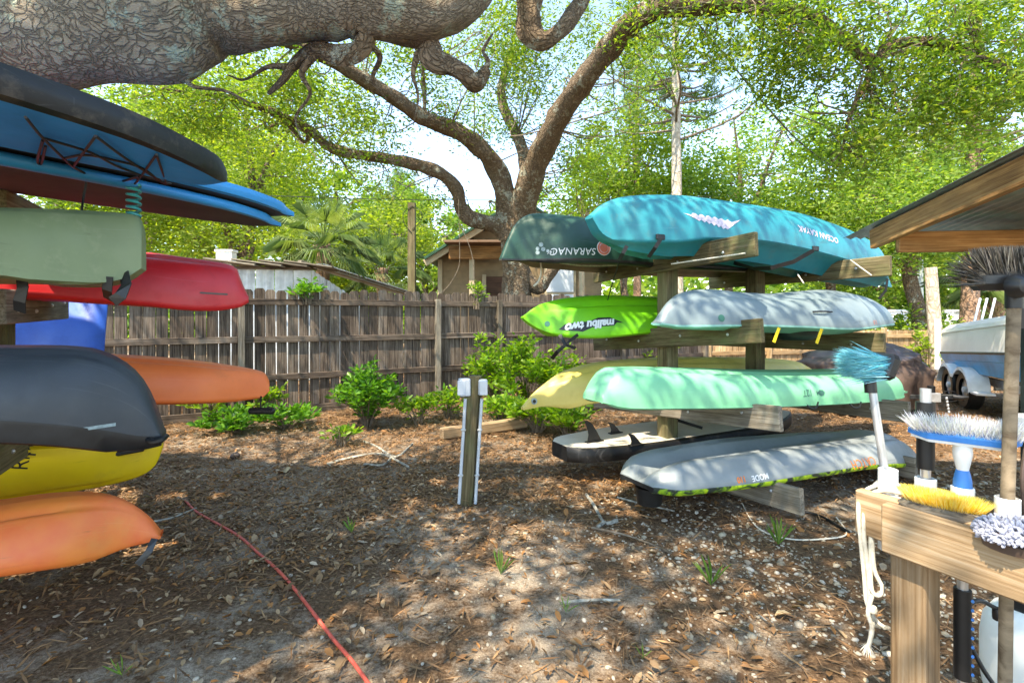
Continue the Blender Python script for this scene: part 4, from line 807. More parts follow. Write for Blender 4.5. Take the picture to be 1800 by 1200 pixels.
# paddleboards
def board(name, label, tipL, tipR, z, width, th, topm, botm, railm, u=U, nose=(.55, .18), rock=.05, pitch=0.0):
    A, Bp = Vector(tipL), Vector(tipR); L = (Bp - A).length; u = (Bp - A).normalized(); n_ = Vector((u.y, -u.x, 0)); ns = 44; O = (A + Bp) / 2; O.z = z; t = thing(name, label, 'paddleboard', O)
    wf = pchip([0, .03, .10, .3, .55, .8, .93, .98, 1], [nose[0] * .5, nose[0], .80, 1, 1, .82, .45, nose[1], .02]); rows = []
    for i in range(ns):
        tt = .5 - .5 * math.cos(math.pi * i / (ns - 1)); c = A.lerp(Bp, tt); w = max(.006, width * float(wf(tt))); k = min(1, w / (width * .25)); zz = z + rock * max(0, (tt - .7) / .3) ** 2 + pitch * (tt - .5) * L
        prof = [(.86, .5), (.0, .5), (-.86, .5)], [(-.86, .5), (-.96, .42), (-1, .1), (-1, -.1), (-.96, -.42), (-.86, -.5)], [(-.86, -.5), (0, -.5), (.86, -.5)], [(.86, -.5), (.96, -.42), (1, -.1), (1, .1), (.96, .42), (.86, .5)]
        rows.append([[c + n_ * (w * y) + Vector((0, 0, zz - c.z + th * q * (.35 + .65 * k))) for y, q in pr_] for pr_ in prof])
    def strip(nm, idxs, m_):
        V = []; F = []
        for ix in idxs:
            k = len(rows[0][ix]); o = len(V)
            for r_ in rows: V += [p - O for p in r_[ix]]
            for i in range(ns - 1):
                for j in range(k - 1): F.append((o + i * k + j, o + i * k + j + 1, o + (i + 1) * k + j + 1, o + (i + 1) * k + j))
        if nm == 'rail':  # close the tail
            o = len(V); V += [p - O for ix in (3, 0, 1, 2) for p in rows[0][ix]]; F.append(tuple(range(o, len(V))))
        me = pydata(V, F, True, 50); ul = me.uv_layers.new(name='UVMap'); co = np.array(V); lu = np.zeros(len(me.loops), np.int32); me.loops.foreach_get('vertex_index', lu); ul.data.foreach_set('uv', np.stack([co[lu] @ np.array(u[:]), co[lu] @ np.array(n_[:])], 1).astype(np.float32).ravel()); return meshobj(nm, me, t, Matrix.Translation(O), m_)
    strip('top_face', [0], topm); strip('bottom_face', [2], botm); strip('rail', [1, 3], railm); return t, A, Bp, u, n_
W2 = Vector((.5, .866, 0))
tipd = P(398, 330, 2.62); tipd.z = 0
dk, *_x = board('paddleboard', 'blue paddleboard with scuffed black rail face down on top', tipd - W2 * 3.2, tipd, 2.20, .40, .12, M['boardblue'], M['boardblue'], M['blackrail'], W2, (.5, .2), -.05)
zb_ = 2.125
def ud(px, py): d = (2.132 - CAM_H) * FPX / (HOR - py); p = P(px, py, d); p.z = 2.128; return p
net = [[(45, 198), (75, 235), (115, 275), (130, 288)], [(75, 235), (160, 262), (215, 290), (300, 318)], [(168, 232), (130, 285)], [(168, 232), (225, 275), (290, 318)], [(275, 265), (245, 308), (232, 322)], [(275, 265), (293, 318)], [(112, 272), (150, 266), (200, 275), (250, 290), (292, 318)], [(75, 240), (66, 275), (72, 282), (80, 250)], [(130, 288), (160, 304), (200, 315), (245, 305)]]
for k, ln_ in enumerate(net): tube('bungee', [ud(*q) - Vector((0, 0, .012)) for q in ln_], .0055, M['black'], dk, 6)
tipl = P(516, 384, 3.75); tipl.z = 0
board('paddleboard', 'upper of two sky blue paddleboards stacked under the black railed one', tipl - W2 * 3.3, tipl, 2.20, .37, .075, M['skyblue'], M['padbrown'], M['skyblue'], W2, (.5, .1), -.02)
board('paddleboard', 'lower of two sky blue paddleboards, brown underside just clear of the arm', tipl - W2 * 3.34 + Vector((-.06, .02, 0)), tipl + Vector((-.06, 0, 0)) - W2 * .04, 2.118, .36, .06, M['padbrown'], M['padbrown'], M['skyblue'], W2, (.5, .1), -.02)
wb, A_, B_, u_, n__ = board('paddleboard', 'cream paddleboard with black rail and three fins near the ground', (.42, 4.55, 0), (3.25, 6.0, 0), .235, .40, .13, M['cream'], M['cream'], M['blackrail'], U, (.62, .15))
for px, d, h_, c_ in ((1045, 4.62, .20, .15), (1082, 4.95, .11, .12), (1118, 4.50, .11, .12)):
    p = G(px, d, .30); V = [];
    pr_ = [(-.5, 0), (-.42, .35), (-.55, .72), (-.75, .98), (-.55, 1.0), (-.2, .85), (.12, .5), (.42, .12), (.5, 0)]
    for sg in (-1, 1): V += [tuple(u_ * (x * c_) + n__ * (.006 * sg * (1 - .7 * z)) + Vector((0, 0, z * h_))) for x, z in pr_]
    k = len(pr_); fin = meshobj('fin', pydata(V, [tuple(range(k)), tuple(range(2 * k - 1, k - 1, -1))] + [(i, (i + 1) % k, (i + 1) % k + k, i + k) for i in range(k)]), wb, Matrix.Translation(p), M['black'])
    meshobj('fin_box', boxmesh(c_ * 1.25, .05, .012, .004), fin, Matrix.Translation(p + Vector((0, 0, .004))) @ Matrix.Rotation(FZ, 4, 'Z'), M['black'])
strap(wb, 'carry_handle', [P(1190, 738, 5.0), P(1215, 746, 4.95), P(1235, 752, 4.9)], .03)

# left rack
fire = Boat('kayak', 'orange and yellow kayak hull up on the lowest arms', 'kayak', (-1.74, 2.54), (None, 285, 3.0), .34, [(0, 882), (60, 872), (120, 866), (180, 867), (220, 878), (250, 897), (272, 918), (285, 939)], [(0, 1000), (100, 985), (200, 962), (270, 947), (285, 942)], M['fire'], M['fire'], (2.4, 1.8), belly=.0, band=.03, blunt=(.2, .2), vee=.1)
strap(fire.root, 'strap', [P(272, 946, 2.45), P(262, 968, 2.42), P(242, 992, 2.4)], .03, M['blackplastic'])
yel = Boat('kayak', 'bright yellow kayak sitting right way up behind the orange one', 'kayak', (-2.32, 3.40), (None, 287, 3.2), .33, [(-200, 806), (15, 796), (100, 790), (200, 784), (287, 777)], [(-200, 885), (15, 878), (120, 863), (200, 850), (250, 835), (275, 815), (287, 785)], M['yellow'], M['yellow'], (2.2, 2.0), band=.012, belly=.05, upright=True, blunt=(.2, .10))
q, n_ = yel.at(215, 794)
if q: meshobj('handle', boxmesh(.22, .03, .035, .014), yel.root, Matrix.Translation(q + n_ * .012) @ Matrix.Rotation(FZ, 4, 'Z') @ Matrix.Rotation(math.radians(-6), 4, 'Y'), M['black'])
yel.onto(textmesh('Ripl', .10, .1), 'lettering', 40, 803, M['inkblack'], False, slope=math.radians(80))
blk = Boat('kayak', 'charcoal kayak with deep rounded hull turned upside down', 'kayak', (-1.70, 2.50), (None, 288, 3.0), .38, [(-150, 607), (0, 607), (100, 607), (160, 612), (200, 626), (240, 654), (265, 692), (280, 732), (288, 762)], [(-150, 736), (0, 740), (100, 747), (180, 757), (260, 768), (288, 767)], M['charcoal'], M['blackplastic'], (3.0, 2.2), belly=.02, band=.085, blunt=(.35, .35))
blk.onto(polymesh([(-.065, -.007), (.065, -.007), (.065, .007), (-.065, .007)]), 'label_strip', 172, 750, M['inkgrey'], False)
tube('handle', [P(255, 768, 2.4), P(268, 776, 2.38), P(284, 772, 2.4), P(292, 766, 2.45)], .014, M['black'], blk.root, 7)
org = Boat('kayak', 'plain orange kayak end poking out behind the charcoal hull', 'kayak', (-1.74, 3.66), (None, 473, 3.2), .36, [(-100, 610), (230, 625), (300, 630), (390, 640), (450, 650), (466, 656), (473, 668)], [(-100, 700), (230, 702), (300, 703), (400, 699), (460, 695), (473, 684)], M['orange'], M['orange'], (3.0, 2.6), belly=.0, band=.02, blunt=(.3, .34))
tube('toggle_cord', [P(459, 696, 3.55), P(458, 712, 3.55), P(460, 722, 3.55)], .006, M['black'], org.root, 5); lathe('toggle', [(.01, -.09), (.024, -.08), (.024, .08), (.01, .09)], M['black'], org.root, Matrix.Translation(P(460, 722, 3.55)) @ Matrix.Rotation(math.pi / 2, 4, 'Y'), 10)
oli = Boat('kayak', 'chalky olive green kayak with square end, upside down on upper arms', 'kayak', (-1.80, 2.50), (None, 253, 3.2), .36, [(-150, 366), (0, 370), (100, 371), (200, 374), (240, 379), (249, 388), (253, 402)], [(-150, 475), (0, 479), (60, 487), (170, 493), (215, 487), (253, 468)], M['olive'], M['olive'], (3.2, 3.0), belly=.02, band=.01, blunt=(.42, .30))
strap(oli.root, 'strap', [P(36, 478, 2.2), P(40, 505, 2.18), P(34, 530, 2.18), P(35, 548, 2.2)], .05); strap(oli.root, 'strap', [P(190, 486, 2.35), P(188, 510, 2.35), P(190, 526, 2.4)], .045); strap(oli.root, 'strap', [P(218, 480, 2.4), P(222, 500, 2.38), P(212, 520, 2.36), P(198, 530, 2.36)], .05, M['blackplastic'])
redk = Boat('kayak', 'glossy red kayak upside down behind the olive one', 'kayak', (-1.85, 3.60), (None, 437, 3.4), .36, [(-100, 440), (200, 440), (255, 444), (330, 453), (400, 464), (418, 474), (426, 498), (437, 521)], [(-100, 510), (40, 512), (150, 520), (260, 528), (345, 536), (420, 533), (437, 526)], M['red'], M['red'], (2.6, 2.2), belly=.02, band=.025, blunt=(.3, .42))
redk.onto(polymesh([(-.08, -.006), (.08, -.006), (.085, 0), (.08, .006), (-.08, .006), (-.085, 0)]), 'grip_slot', 376, 516, M['tarp'], False)
# blue upright sheet behind the left rack
bs = thing('plastic_sheet', 'bright blue plastic sheet standing upright behind the left rack', 'sheet', G(95, 4.6))
V = []; F = []
for i, px in enumerate((-60, 20, 100, 150, 178)):
    for j, z_ in enumerate((.02, .5, 1.0, 1.62)):
        p = G(px - (0 if i < 4 else 16 - 9 * j), 4.65 + .03 * math.sin(i * 2), z_); V += [p - WM[bs.name].translation]
for i in range(4):
    for j in range(3): F.append((i * 4 + j, i * 4 + 4 + j, i * 4 + 5 + j, i * 4 + 1 + j))
sm_ = pydata(V, F, True); so_ = meshobj('sheet', sm_, bs, Matrix.Translation(WM[bs.name].translation), M['sheetblue']); md = so_.modifiers.new('thick', 'SOLIDIFY'); md.thickness = .02
tag(tubes('coiled_leash', [[(*(P(235, 325 + k * 1.8, 2.55) + Vector((.028 * math.cos(k * 1.05), .028 * math.sin(k * 1.05), 0))), .007) for k in range(38)]], plain('teal_leash', (.02, .30, .33), .4), None, 6, 2), 'teal coiled leash dangling from the blue paddleboards', 'leash')
tube('tie_cord', [P(152, 320, 2.4), P(147, 345, 2.4), P(143, 376, 2.35)], .005, M['black'], oli.root, 5, 2)

# ------------------------------------------------------------------ conduit post in the yard
cp = thing('conduit_post', 'short leaning timber post carrying grey conduits and outlet boxes', 'post', G(822, 3.98))
b0, b1 = G(822, 3.98, -.04), P(836, 660, 3.98); ax = (b1 - b0).normalized()
beam('post', b0, b1, .089, .089, M['rackwood'], cp, up=Vector((.25, 1, 0)).normalized())
for k, (sx, top_) in enumerate(((-.066, .84), (.060, .84))):
    o_ = Vector((sx, -.03, 0)); tube('conduit', [b0 + o_ + ax * .03, b0 + o_ + ax * top_], .013, M['greypvc'], cp, 10, 1)
    bx_ = box('outlet_box', b0 + o_ + ax * .93 + Vector((-.012 if k == 0 else .004, -.012, 0)), ((.085, .07, .135) if k == 0 else (.06, .06, .12)), M['greypvc'], cp, rz=.35 if k == 0 else -.2, bev=.008)
    box('lid', b0 + o_ + ax * .93 + Vector((-.03 if k == 0 else .012, -.052, 0)), (.062, .012, .11), M['greypvc'], bx_, rz=.35 if k == 0 else -.2, bev=.004)
    for zz in (.25, .6): box('clip', b0 + o_ + ax * zz + Vector((0, -.004, 0)), (.04, .03, .014), M['steel'], cp)

# ------------------------------------------------------------------ plants along the fence
sr = np.random.default_rng(11)
def shrub(name, label, c, r, h, n, L, m, group=None, cat='shrub', stems=8, asp=.48, squash=1.0, r2=None):
    t = thing(name, label, cat, c, group); c = Vector(c); ry = r2 or r; rows = []; Q = []; A = []
    for k in range(stems):
        a = sr.uniform(0, 6.283); q = math.sqrt(sr.uniform(.02, 1)); hh = h * (1 - .45 * q * q) * sr.uniform(.65, 1.08); e = np.array((c.x + r * q * math.cos(a), c.y + ry * q * math.sin(a) * squash, c.z + hh)); m_ = np.array((c.x + .4 * r * q * math.cos(a), c.y + .4 * ry * q * math.sin(a), c.z + hh * .55)); rows.append([(c.x + .05 * math.cos(a), c.y + .05 * math.sin(a), c.z - .02, .007), (*m_, .005), (*e, .0025)])
        for j in range(max(3, n // stems)):
            f = sr.uniform(.12, 1.0) ** .7; b_ = m_ * (1 - f) + e * f if f > .3 else np.array(c) * (.7 - f) + m_ * (f + .3); d = sr.normal(size=3); d[2] = abs(d[2]) * .5 + .1; d /= np.linalg.norm(d); Q.append(b_ + d * L * sr.uniform(.4, 1.4)); A.append(d)
    tubes('stems', rows, M['twig'], t, 4, 3); Q = np.array(Q) - np.array(c[:]); me = leafmesh(Q, L * sr.uniform(.6, 1.2, len(Q)), asp, sr, 1.0, .25, A=np.array(A), hexa=True)
    fo = meshobj('foliage', me, t, Matrix.Translation(c), m); return t
shrub('bush', 'dense dark green bush standing alone against the fence', G(645, 6.75), .46, .80, 2100, .085, M['shrub'], stems=46, cat='bush')
for px, d, r_, h_, n_, lab in ((375, 6.9, .34, .62, 340, 'pale leafed seedling under the plain orange kayak end'), (465, 7.1, .30, .55, 360, 'upright seedling right of the hanging toggle'), (415, 6.3, .45, .26, 700, 'low strappy ground plant in the mulch below the orange kayak'),
        (505, 6.5, .42, .28, 620, 'sprawling low plant left of the dark green bush'), (600, 5.7, .20, .22, 110, 'small seedling before the dark green bush'), (735, 6.9, .36, .34, 420, 'low leafy plant between bush and conduit post'), (790, 7.2, .34, .42, 380, 'leafy plant directly behind the conduit post')):
    shrub('ground_plant', lab, G(px, d), r_, h_, n_, .085, M['vine'] if n_ < 500 else M['shrub'], 'weeds along the fence', 'plant', 24)
for px, d, r_, h_, n_, lab in ((870, 8.1, .48, 1.25, 1000, 'tall vine climbing the fence beside its grey post'), (925, 7.6, .60, 1.05, 1800, 'thick vine mass left of the faded yellow kayak tip'), (985, 7.8, .50, .95, 1000, 'tangled vine under the lime green kayak'), (945, 6.4, .40, .42, 700, 'bright leafy plant beneath the faded yellow kayak tip'), (1000, 6.1, .34, .40, 520, 'leafy plant behind the fins of the cream board'), (880, 6.8, .36, .40, 460, 'yellowish plant right of the conduit post')):
    shrub('vine_shrub', lab, G(px, d), r_, h_, n_, .092, M['vine'], 'vines at the fence corner', 'vine', 40)
shrub('hedge_shrub', 'green shrub growing behind the tan fence', G(1600, 13.2), 1.2, 1.75, 1500, .15, M['coolleaf'], stems=50)
shrub('hedge_shrub', 'scrubby vine clump at the foot of the leaning post', G(1632, 11.6), .45, 1.15, 420, .12, M['brightleaf'], stems=24)
shrub('hedge_shrub', 'green shrub showing through the middle of the rack', G(1140, 11.6), .9, 1.05, 700, .13, M['brightleaf'], stems=40)
shrub('fence_creeper', 'creeper spilling over the fence top before the white shed', G(540, 7.72, 1.62), .24, .36, 240, .09, M['shrub'], cat='creeper', stems=16)
shrub('fence_creeper', 'creeper on the fence top before the cottage door', G(838, 8.95, 1.55), .16, .45, 130, .08, M['vine'], cat='creeper', stems=10)
# vine stems hanging in front of the cottage
for k, pts in enumerate(([(806, 350), (808, 440), (806, 470), (790, 500), (765, 530), (755, 590)], [(812, 400), (830, 450), (835, 520)], [(1022, 455), (1024, 480), (1026, 518)])):
    tag(tube('hanging_vine', [P(x, y, 9.0 - .1 * k) for x, y in pts], .006, M['twig'], None, 5), ['long bare vine curling down over the fence before the cottage', 'bare vine hanging before the cottage porch post', 'bare vine hanging beside the cottage window'][k], 'vine')
# tufts of grass
for px, d, n_, h_, lab in ((618, 3.45, 9, .12, 'grass tuft in the sand left of the conduit post foot'), (880, 2.95, 7, .18, 'grass tuft in the open sand before the conduit post'), (1250, 2.75, 9, .20, 'grass tuft in the pebbles right of the open sand'), (1368, 3.25, 9, .20, 'grass tuft beside the lowest rack arm end'), (995, 2.55, 6, .09, 'tiny two leaf seedling in the sand'), (1130, 2.2, 6, .07, 'tiny sprout among pebbles near the big dry leaf'), (215, 2.05, 6, .10, 'grass sprout left of the red cord')):
    c = G(px, d, float(gh(np.array(G(px, d).x), np.array(d)))); D = sr.normal(size=(n_, 3)) * .45; D[:, 2] = 1; D /= np.linalg.norm(D, axis=1)[:, None]
    tag(meshobj('grass_tuft', leafmesh(D * h_ * .45, h_ * sr.uniform(.6, 1.1, n_), .08, sr, 1.2, .3, A=D, hexa=True), None, Matrix.Translation(c), M['grassblade']), lab, 'grass', 'grass tufts in the yard')
# sticks, edging, cone, dry leaves, cord
def gp(px, py, z=.012): d = CAM_H * FPX / (py - HOR); p = G(px, d); p.z = float(gh(np.array(p.x), np.array(p.y))) + z; return p
for k, (segs_, lab) in enumerate(((([(575, 815), (610, 805), (660, 800), (690, 808), (718, 826)], [(640, 775), (665, 788), (695, 806), (725, 782)], [(690, 806), (672, 818), (640, 816)]), 'forked grey fallen branch below the dark bush'), (([(1030, 868), (1045, 888), (1062, 915), (1085, 912)], [(1062, 915), (1050, 925)]), 'short lichened stick left of the twin humped kayak'), (([(1085, 872), (1130, 885), (1185, 900)],), 'thin pale stick by the twin humped kayak stern'), (([(990, 1052), (1040, 1048), (1090, 1050)],), 'flat bleached palm strip in the open sand'), (([(250, 915), (300, 905), (345, 885)],), 'bare stick by the end of the red cord'), (([(1040, 925), (1110, 945), (1180, 975)],), 'dark thin root trailing through the sand'))):
    tag(tubes('stick', [[(*gp(x, y, .018), .012 if k < 2 else .007) for x, y in sg] for sg in segs_], M['deadtwig'] if k != 5 else M['twig'], None, 6, 4, .25), lab, 'stick')
cd = tubes('power_cord', [[(*gp(x, y, .012), .0085) for x, y in ((325, 873), (345, 890), (380, 912), (420, 940), (455, 968), (490, 1000), (520, 1035), (550, 1075), (585, 1115), (620, 1155), (655, 1205), (700, 1290))]], M['cord'], None, 8, 5); tag(cd, 'red extension cord snaking across the sandy yard', 'cord')
bc = tubes('garden_hose', [[(*gp(x, y, .014), .011) for x, y in ((1375, 880), (1400, 895), (1440, 905), (1478, 928))], [(*gp(1478, 928, .014), .013), (*gp(1492, 936, .014), .012)]], M['black'], None, 8, 4); tag(bc, 'short black hose end lying right of the lowest arm', 'hose')
wc = tube('white_cord', [gp(1300, 880), gp(1330, 930), gp(1385, 948), gp(1450, 950), gp(1488, 938), gp(1470, 905)], .005, M['rope'], None, 6); tag(wc, 'thin white cord looping over the mulch below the lowest arm', 'cord')
def bigleaf(px, py, L, lab, rz): tag(meshobj('dry_leaf', leafmesh(np.zeros((1, 3)), L, .62, sr, .3, .45, hexa=True), None, Matrix.Translation(gp(px, py, .02)) @ Matrix.Rotation(rz, 4, 'Z'), plain('tan_leaf', (.50, .36, .19), .7, 0, .2, 30)), lab, 'leaf')
bigleaf(1377, 1080, .085, 'large curled tan leaf among the pebbles', .4); bigleaf(447, 988, .085, 'large flat tan leaf left of the red cord', 1.2); bigleaf(498, 828, .2, 'long pale bark flake below the low weeds', 0)
pc = thing('pine_cone', 'dark pine cone lying in the mulch by the weeds', 'pine cone', gp(413, 803)); lathe('core', [(.005, -.05), (.03, -.03), (.035, 0), (.022, .04), (.004, .055)], M['tarp'], pc, Matrix.Translation(gp(413, 803, .035)) @ Matrix.Rotation(1.3, 4, 'Y'), 10)
Qc = []; 
for k in range(40): a = k * 2.4; z_ = -.045 + k * .0024; rr_ = .034 * math.sin(math.pi * (k + 4) / 46); Qc.append((rr_ * math.cos(a), rr_ * math.sin(a), z_))
sc2 = meshobj('scales', leafmesh(np.array(Qc), .022, .8, sr, 1.5, .2), pc, Matrix.Translation(gp(413, 803, .035)) @ Matrix.Rotation(1.3, 4, 'Y'), M['twig'])
eg = thing('edging_timber', 'half buried landscape timber lying behind the conduit post', 'timber', G(860, 6.2)); beam('timber', G(775, 5.95, .06), G(925, 6.6, .06), .10, .13, M['newpine'], eg, bev=.015)
eb = thing('edging_timber', 'long grey kickboard at the foot of the brown fence', 'timber', F0 + FN * .3); beam('timber', F0 + FD * -4.6 + FN * .12 + Vector((0, 0, .03)), F0 + FD * -1.6 + FN * .12 + Vector((0, 0, .03)), .04, .14, M['fence'], eb)

# ------------------------------------------------------------------ tool stand
DV = Vector((.46, -.89, 0)).normalized(); DP = Vector((-DV.y, DV.x, 0))
A0 = Vector((1.09, 1.50, 0)); ts = thing('tool_stand', 'pale pine tool stand of two rails on a square post', 'stand', A0 + DP * .07 + DV * .05)
beam('rail', A0 + Vector((0, 0, .83)), A0 + DV * 1.5 + Vector((0, 0, .83)), .038, .14, M['newpine'], ts, bev=.005)
B0 = Vector((1.125, 1.665, 0)); beam('rail', B0 + Vector((0, 0, .815)), B0 + DV * 1.7 + Vector((0, 0, .815)), .038, .14, M['newpine'], ts, bev=.005)
for sx in (.048, 1.3): c = A0 + DV * sx + DP * .066; beam('post', Vector((c.x, c.y, -.05)), Vector((c.x, c.y, .882 if sx > 1 else .76)), .089, .089, M['newpine'], ts, up=DP, bev=.006)
PB = B0 + DP * .055
def slot(px): k = (px - 900) / FPX; return (k * PB.y - PB.x) / (DV.x - k * DV.y)
for px in (1561, 1627, 1692, 1771):
    c = PB + DV * slot(px); lathe('pipe_holder', [(.027, .70), (.027, .955), (.0235, .957), (.0235, .72)], M['pvc'], ts, Matrix.Translation(c), 20); 
def toolpole(t, px, top, bottom, r, m, seg=10): c = PB + DV * slot(px); return c
def bristles(name, C, D, L, m, parent, w=.012):
    O = WM[parent.name].translation; C = np.array(C) - np.array(O[:]); D = np.array(D); return meshobj(name, leafmesh(C + D * L * .5, L, w, sr, 1.5, .3, A=D), parent, Matrix.Translation(O), m)
M['bluebristle'] = leafmat('blue_bristle', [(.05, .32, .46), (.12, .48, .60), (.28, .58, .66)], .1); M['blackbristle'] = leafmat('black_bristle', [(.015, .015, .015), (.04, .037, .033), (.16, .14, .12), (.26, .24, .20)], .05)
M['yellowbristle'] = leafmat('yellow_bristle', [(.78, .56, .04), (.82, .66, .16), (.86, .78, .42)], .25); M['palebristle'] = leafmat('pale_bristle', [(.60, .62, .74), (.75, .76, .82), (.45, .42, .62)], .2); M['mop'] = leafmat('grey_chenille', [(.24, .25, .31), (.32, .33, .40), (.42, .42, .48)], 0, .9)
# 1 blue broom
c = PB + DV * slot(1561); t1 = thing('push_broom', 'teal bristled broom leaning from the first pipe by the mint kayak', 'broom', (c.x, c.y, .05)); tp = P(1530, 662, 1.70); mid_ = P(1557, 840, 1.665); lo_ = mid_ + (mid_ - tp).normalized() * .85
tube('handle', [lo_, mid_, tp], .0125, M['steel'], t1, 10, 1); tube('socket', [P(1531, 690, 1.695), P(1528, 655, 1.70)], .018, M['blackplastic'], t1, 12, 1); hc = P(1549, 643, 1.70)
meshobj('head', boxmesh(.045, .12, .085, .014), t1, Matrix.Translation(hc) @ Matrix.Rotation(.35, 4, 'Y'), M['blackplastic'])
C = np.array(hc[:]) + sr.uniform(-1, 1, (1900, 3)) * np.array((.012, .055, .032)); D = np.stack([-np.ones(1900) + sr.normal(size=1900) * .1, sr.normal(size=1900) * .13, .06 + sr.normal(size=1900) * .13], 1); D /= np.linalg.norm(D, axis=1)[:, None]; bristles('bristles', C, D, .118, M['bluebristle'], t1, .03)
# 2 black foam pole
c = PB + DV * slot(1627); t2 = thing('telescopic_pole', 'telescopic pole with black foam sleeve in the second pipe', 'pole', (c.x, c.y, .05)); x_, y_ = c.x, c.y; L2 = lambda z_: Vector((x_, y_, z_))
tube('shaft', [L2(.06), L2(1.0)], .0135, M['alu'], t2, 12, 1); tube('sleeve', [L2(.985), L2(1.06), L2(1.11)], .0225, M['black'], t2, 14, 1); tube('sleeve', [L2(1.075), L2(1.185)], .0245, M['blackplastic'], t2, 14, 1); tube('thread', [L2(1.18), L2(1.225)], .014, M['steel'], t2, 12, 1); tube('grip', [L2(.50), L2(.62)], .020, M['black'], t2, 12, 1); tube('tip', [L2(.05), L2(.30)], .0215, M['blackplastic'], t2, 12, 1)
# 3 blue deck brush
c = PB + DV * slot(1692); t3 = thing('deck_brush', 'wide blue backed deck brush head up in the third pipe', 'brush', (c.x, c.y, .05)); x3, y3 = c.x, c.y; L3 = lambda z_: Vector((x3, y3, z_))
tube('shaft', [L3(.06), L3(.97)], .013, M['alu'], t3, 12, 1); tube('grip', [L3(.41), L3(.665)], .0205, M['black'], t3, 14, 1); tube('collar', [L3(.94), L3(.975), L3(1.005)], [.022, .021, .015], M['bluefoam'], t3, 14, 2); tube('neck', [L3(1.0), L3(1.03), L3(1.055), L3(1.085)], [.013, .019, .023, .020], M['pvc'], t3, 14, 2)
for k in range(9): lathe('grip_stud', [(.001, 0), (.005, .002), (.001, .006)], M['bluefoam'], t3, Matrix.Translation(L3(.43 + .026 * k) + Vector((.012, -.017, 0))) @ Matrix.Rotation(1.2, 4, 'X'), 8)
hd = L3(1.092); HM = Matrix.Translation(hd) @ Matrix.Rotation(.06, 4, 'Y') @ Matrix.Rotation(-.45, 4, 'Z') @ Matrix.Rotation(.25, 4, 'X')
V = [(-.115, -.03, -.005), (-.13, .035, .012), (.10, .035, .012), (.115, -.03, -.005)]; ppf = [(-.128, .0), (-.09, -.034), (.09, -.034), (.128, .0), (.09, .034), (-.09, .034)]
def prism(pp, z0, z1): n = len(pp); return pydata([(x, y, z0) for x, y in pp] + [(x, y, z1) for x, y in pp], [tuple(range(n - 1, -1, -1)), tuple(range(n, 2 * n))] + [(i, (i + 1) % n, (i + 1) % n + n, i + n) for i in range(n)])
pl = meshobj('plate', prism([(x * .93, y * .85) for x, y in ppf], -.008, .004), t3, HM, M['pvc']); meshobj('bumper', prism(ppf, .002, .018), t3, HM, M['bluefoam'])
C = np.array([(HM @ Vector((x, y, .016)))[:] for x, y in zip(sr.uniform(-.118, .118, 1500), sr.uniform(-.03, .03, 1500))]); D = np.stack([(C[:, 0] - hd.x) * 5 - .15, sr.normal(size=1500) * .3 - .15, np.ones(1500) * .8], 1) + sr.normal(size=(1500, 3)) * .15; D /= np.linalg.norm(D, axis=1)[:, None]; bristles('bristles', C, D, .052, M['palebristle'], t3, .045)
# 4 broom with wooden handle
c = PB + DV * slot(1771); t4 = thing('push_broom', 'large dark bristled broom head up on a wooden handle', 'broom', (c.x, c.y, .05)); bt = P(1783, 512, 1.37)
tube('handle', [Vector((c.x - .012, c.y, .06)), Vector((c.x, c.y, .95)), bt], .0155, wood('broom_handle_wood', (.42, .33, .22), (.26, .19, .12), None, .7, 30, 1.2, bstr=.2), t4, 12, 1); tube('socket', [bt + Vector((0, 0, -.045)), bt + Vector((0, 0, .02))], .020, M['blackplastic'], t4, 12, 1)
bh = P(1800, 492, 1.37); meshobj('head', boxmesh(.26, .06, .055, .018), t4, Matrix.Translation(bh) @ Matrix.Rotation(-.12, 4, 'Z'), M['blackplastic']); lathe('boss', [(.002, .035), (.02, .03), (.03, .012), (.032, 0)], M['blackplastic'], t4, Matrix.Translation(P(1785, 503, 1.335)) @ Matrix.Rotation(math.pi / 2, 4, 'X'), 14)
n_ = 1700; ux = sr.uniform(-1, 1, n_); C = np.stack([bh.x + ux * .128, bh.y + sr.uniform(-.026, .026, n_), bh.z + .012 + sr.uniform(-.03, .012, n_) * (ux < -.9)], 1); D = np.stack([ux * .55 - .85 * (ux < -.86) * sr.uniform(.3, 2.2, n_), sr.normal(size=n_) * .12, np.ones(n_) * (1 - .9 * (ux < -.9) * sr.uniform(0, 1.3, n_))], 1) + sr.normal(size=(n_, 3)) * .07; D /= np.linalg.norm(D, axis=1)[:, None]; bristles('bristles', C, D, .082, M['blackbristle'], t4, .035)
# 5 yellow scrub brush on the rails
yc = P(1657, 893, 1.46); t5 = thing('scrub_brush', 'oval scrub brush with yellow bristles lying on the stand rails', 'brush', yc); YM = Matrix.Translation(yc + Vector((0, 0, -.005))) @ axM((0, 0, 0), DV + Vector((.25, .1, 0))).to_3x3().to_4x4()
lathe('block', [(.02, -.016), (.036, -.014), (.040, 0), (.036, .012), (.02, .013)], M['greytimber'], t5, YM @ Matrix.Diagonal((2.6, 1, 1, 1)), 24)
n_ = 2600; a = sr.uniform(0, 6.283, n_); q = np.sqrt(sr.uniform(0, 1, n_)); Ls = np.array([(x * .088, y * .034, .010) for x, y in zip(q * np.cos(a), q * np.sin(a))]); C = np.array([(YM @ Vector(v))[:] for v in Ls]); Dl = np.stack([Ls[:, 0] * 7, Ls[:, 1] * 26, np.ones(n_)], 1) + sr.normal(size=(n_, 3)) * .08; D = Dl @ np.array(YM.to_3x3()).T; D /= np.linalg.norm(D, axis=1)[:, None]; bristles('bristles', C, D, .046, M['yellowbristle'], t5, .05)
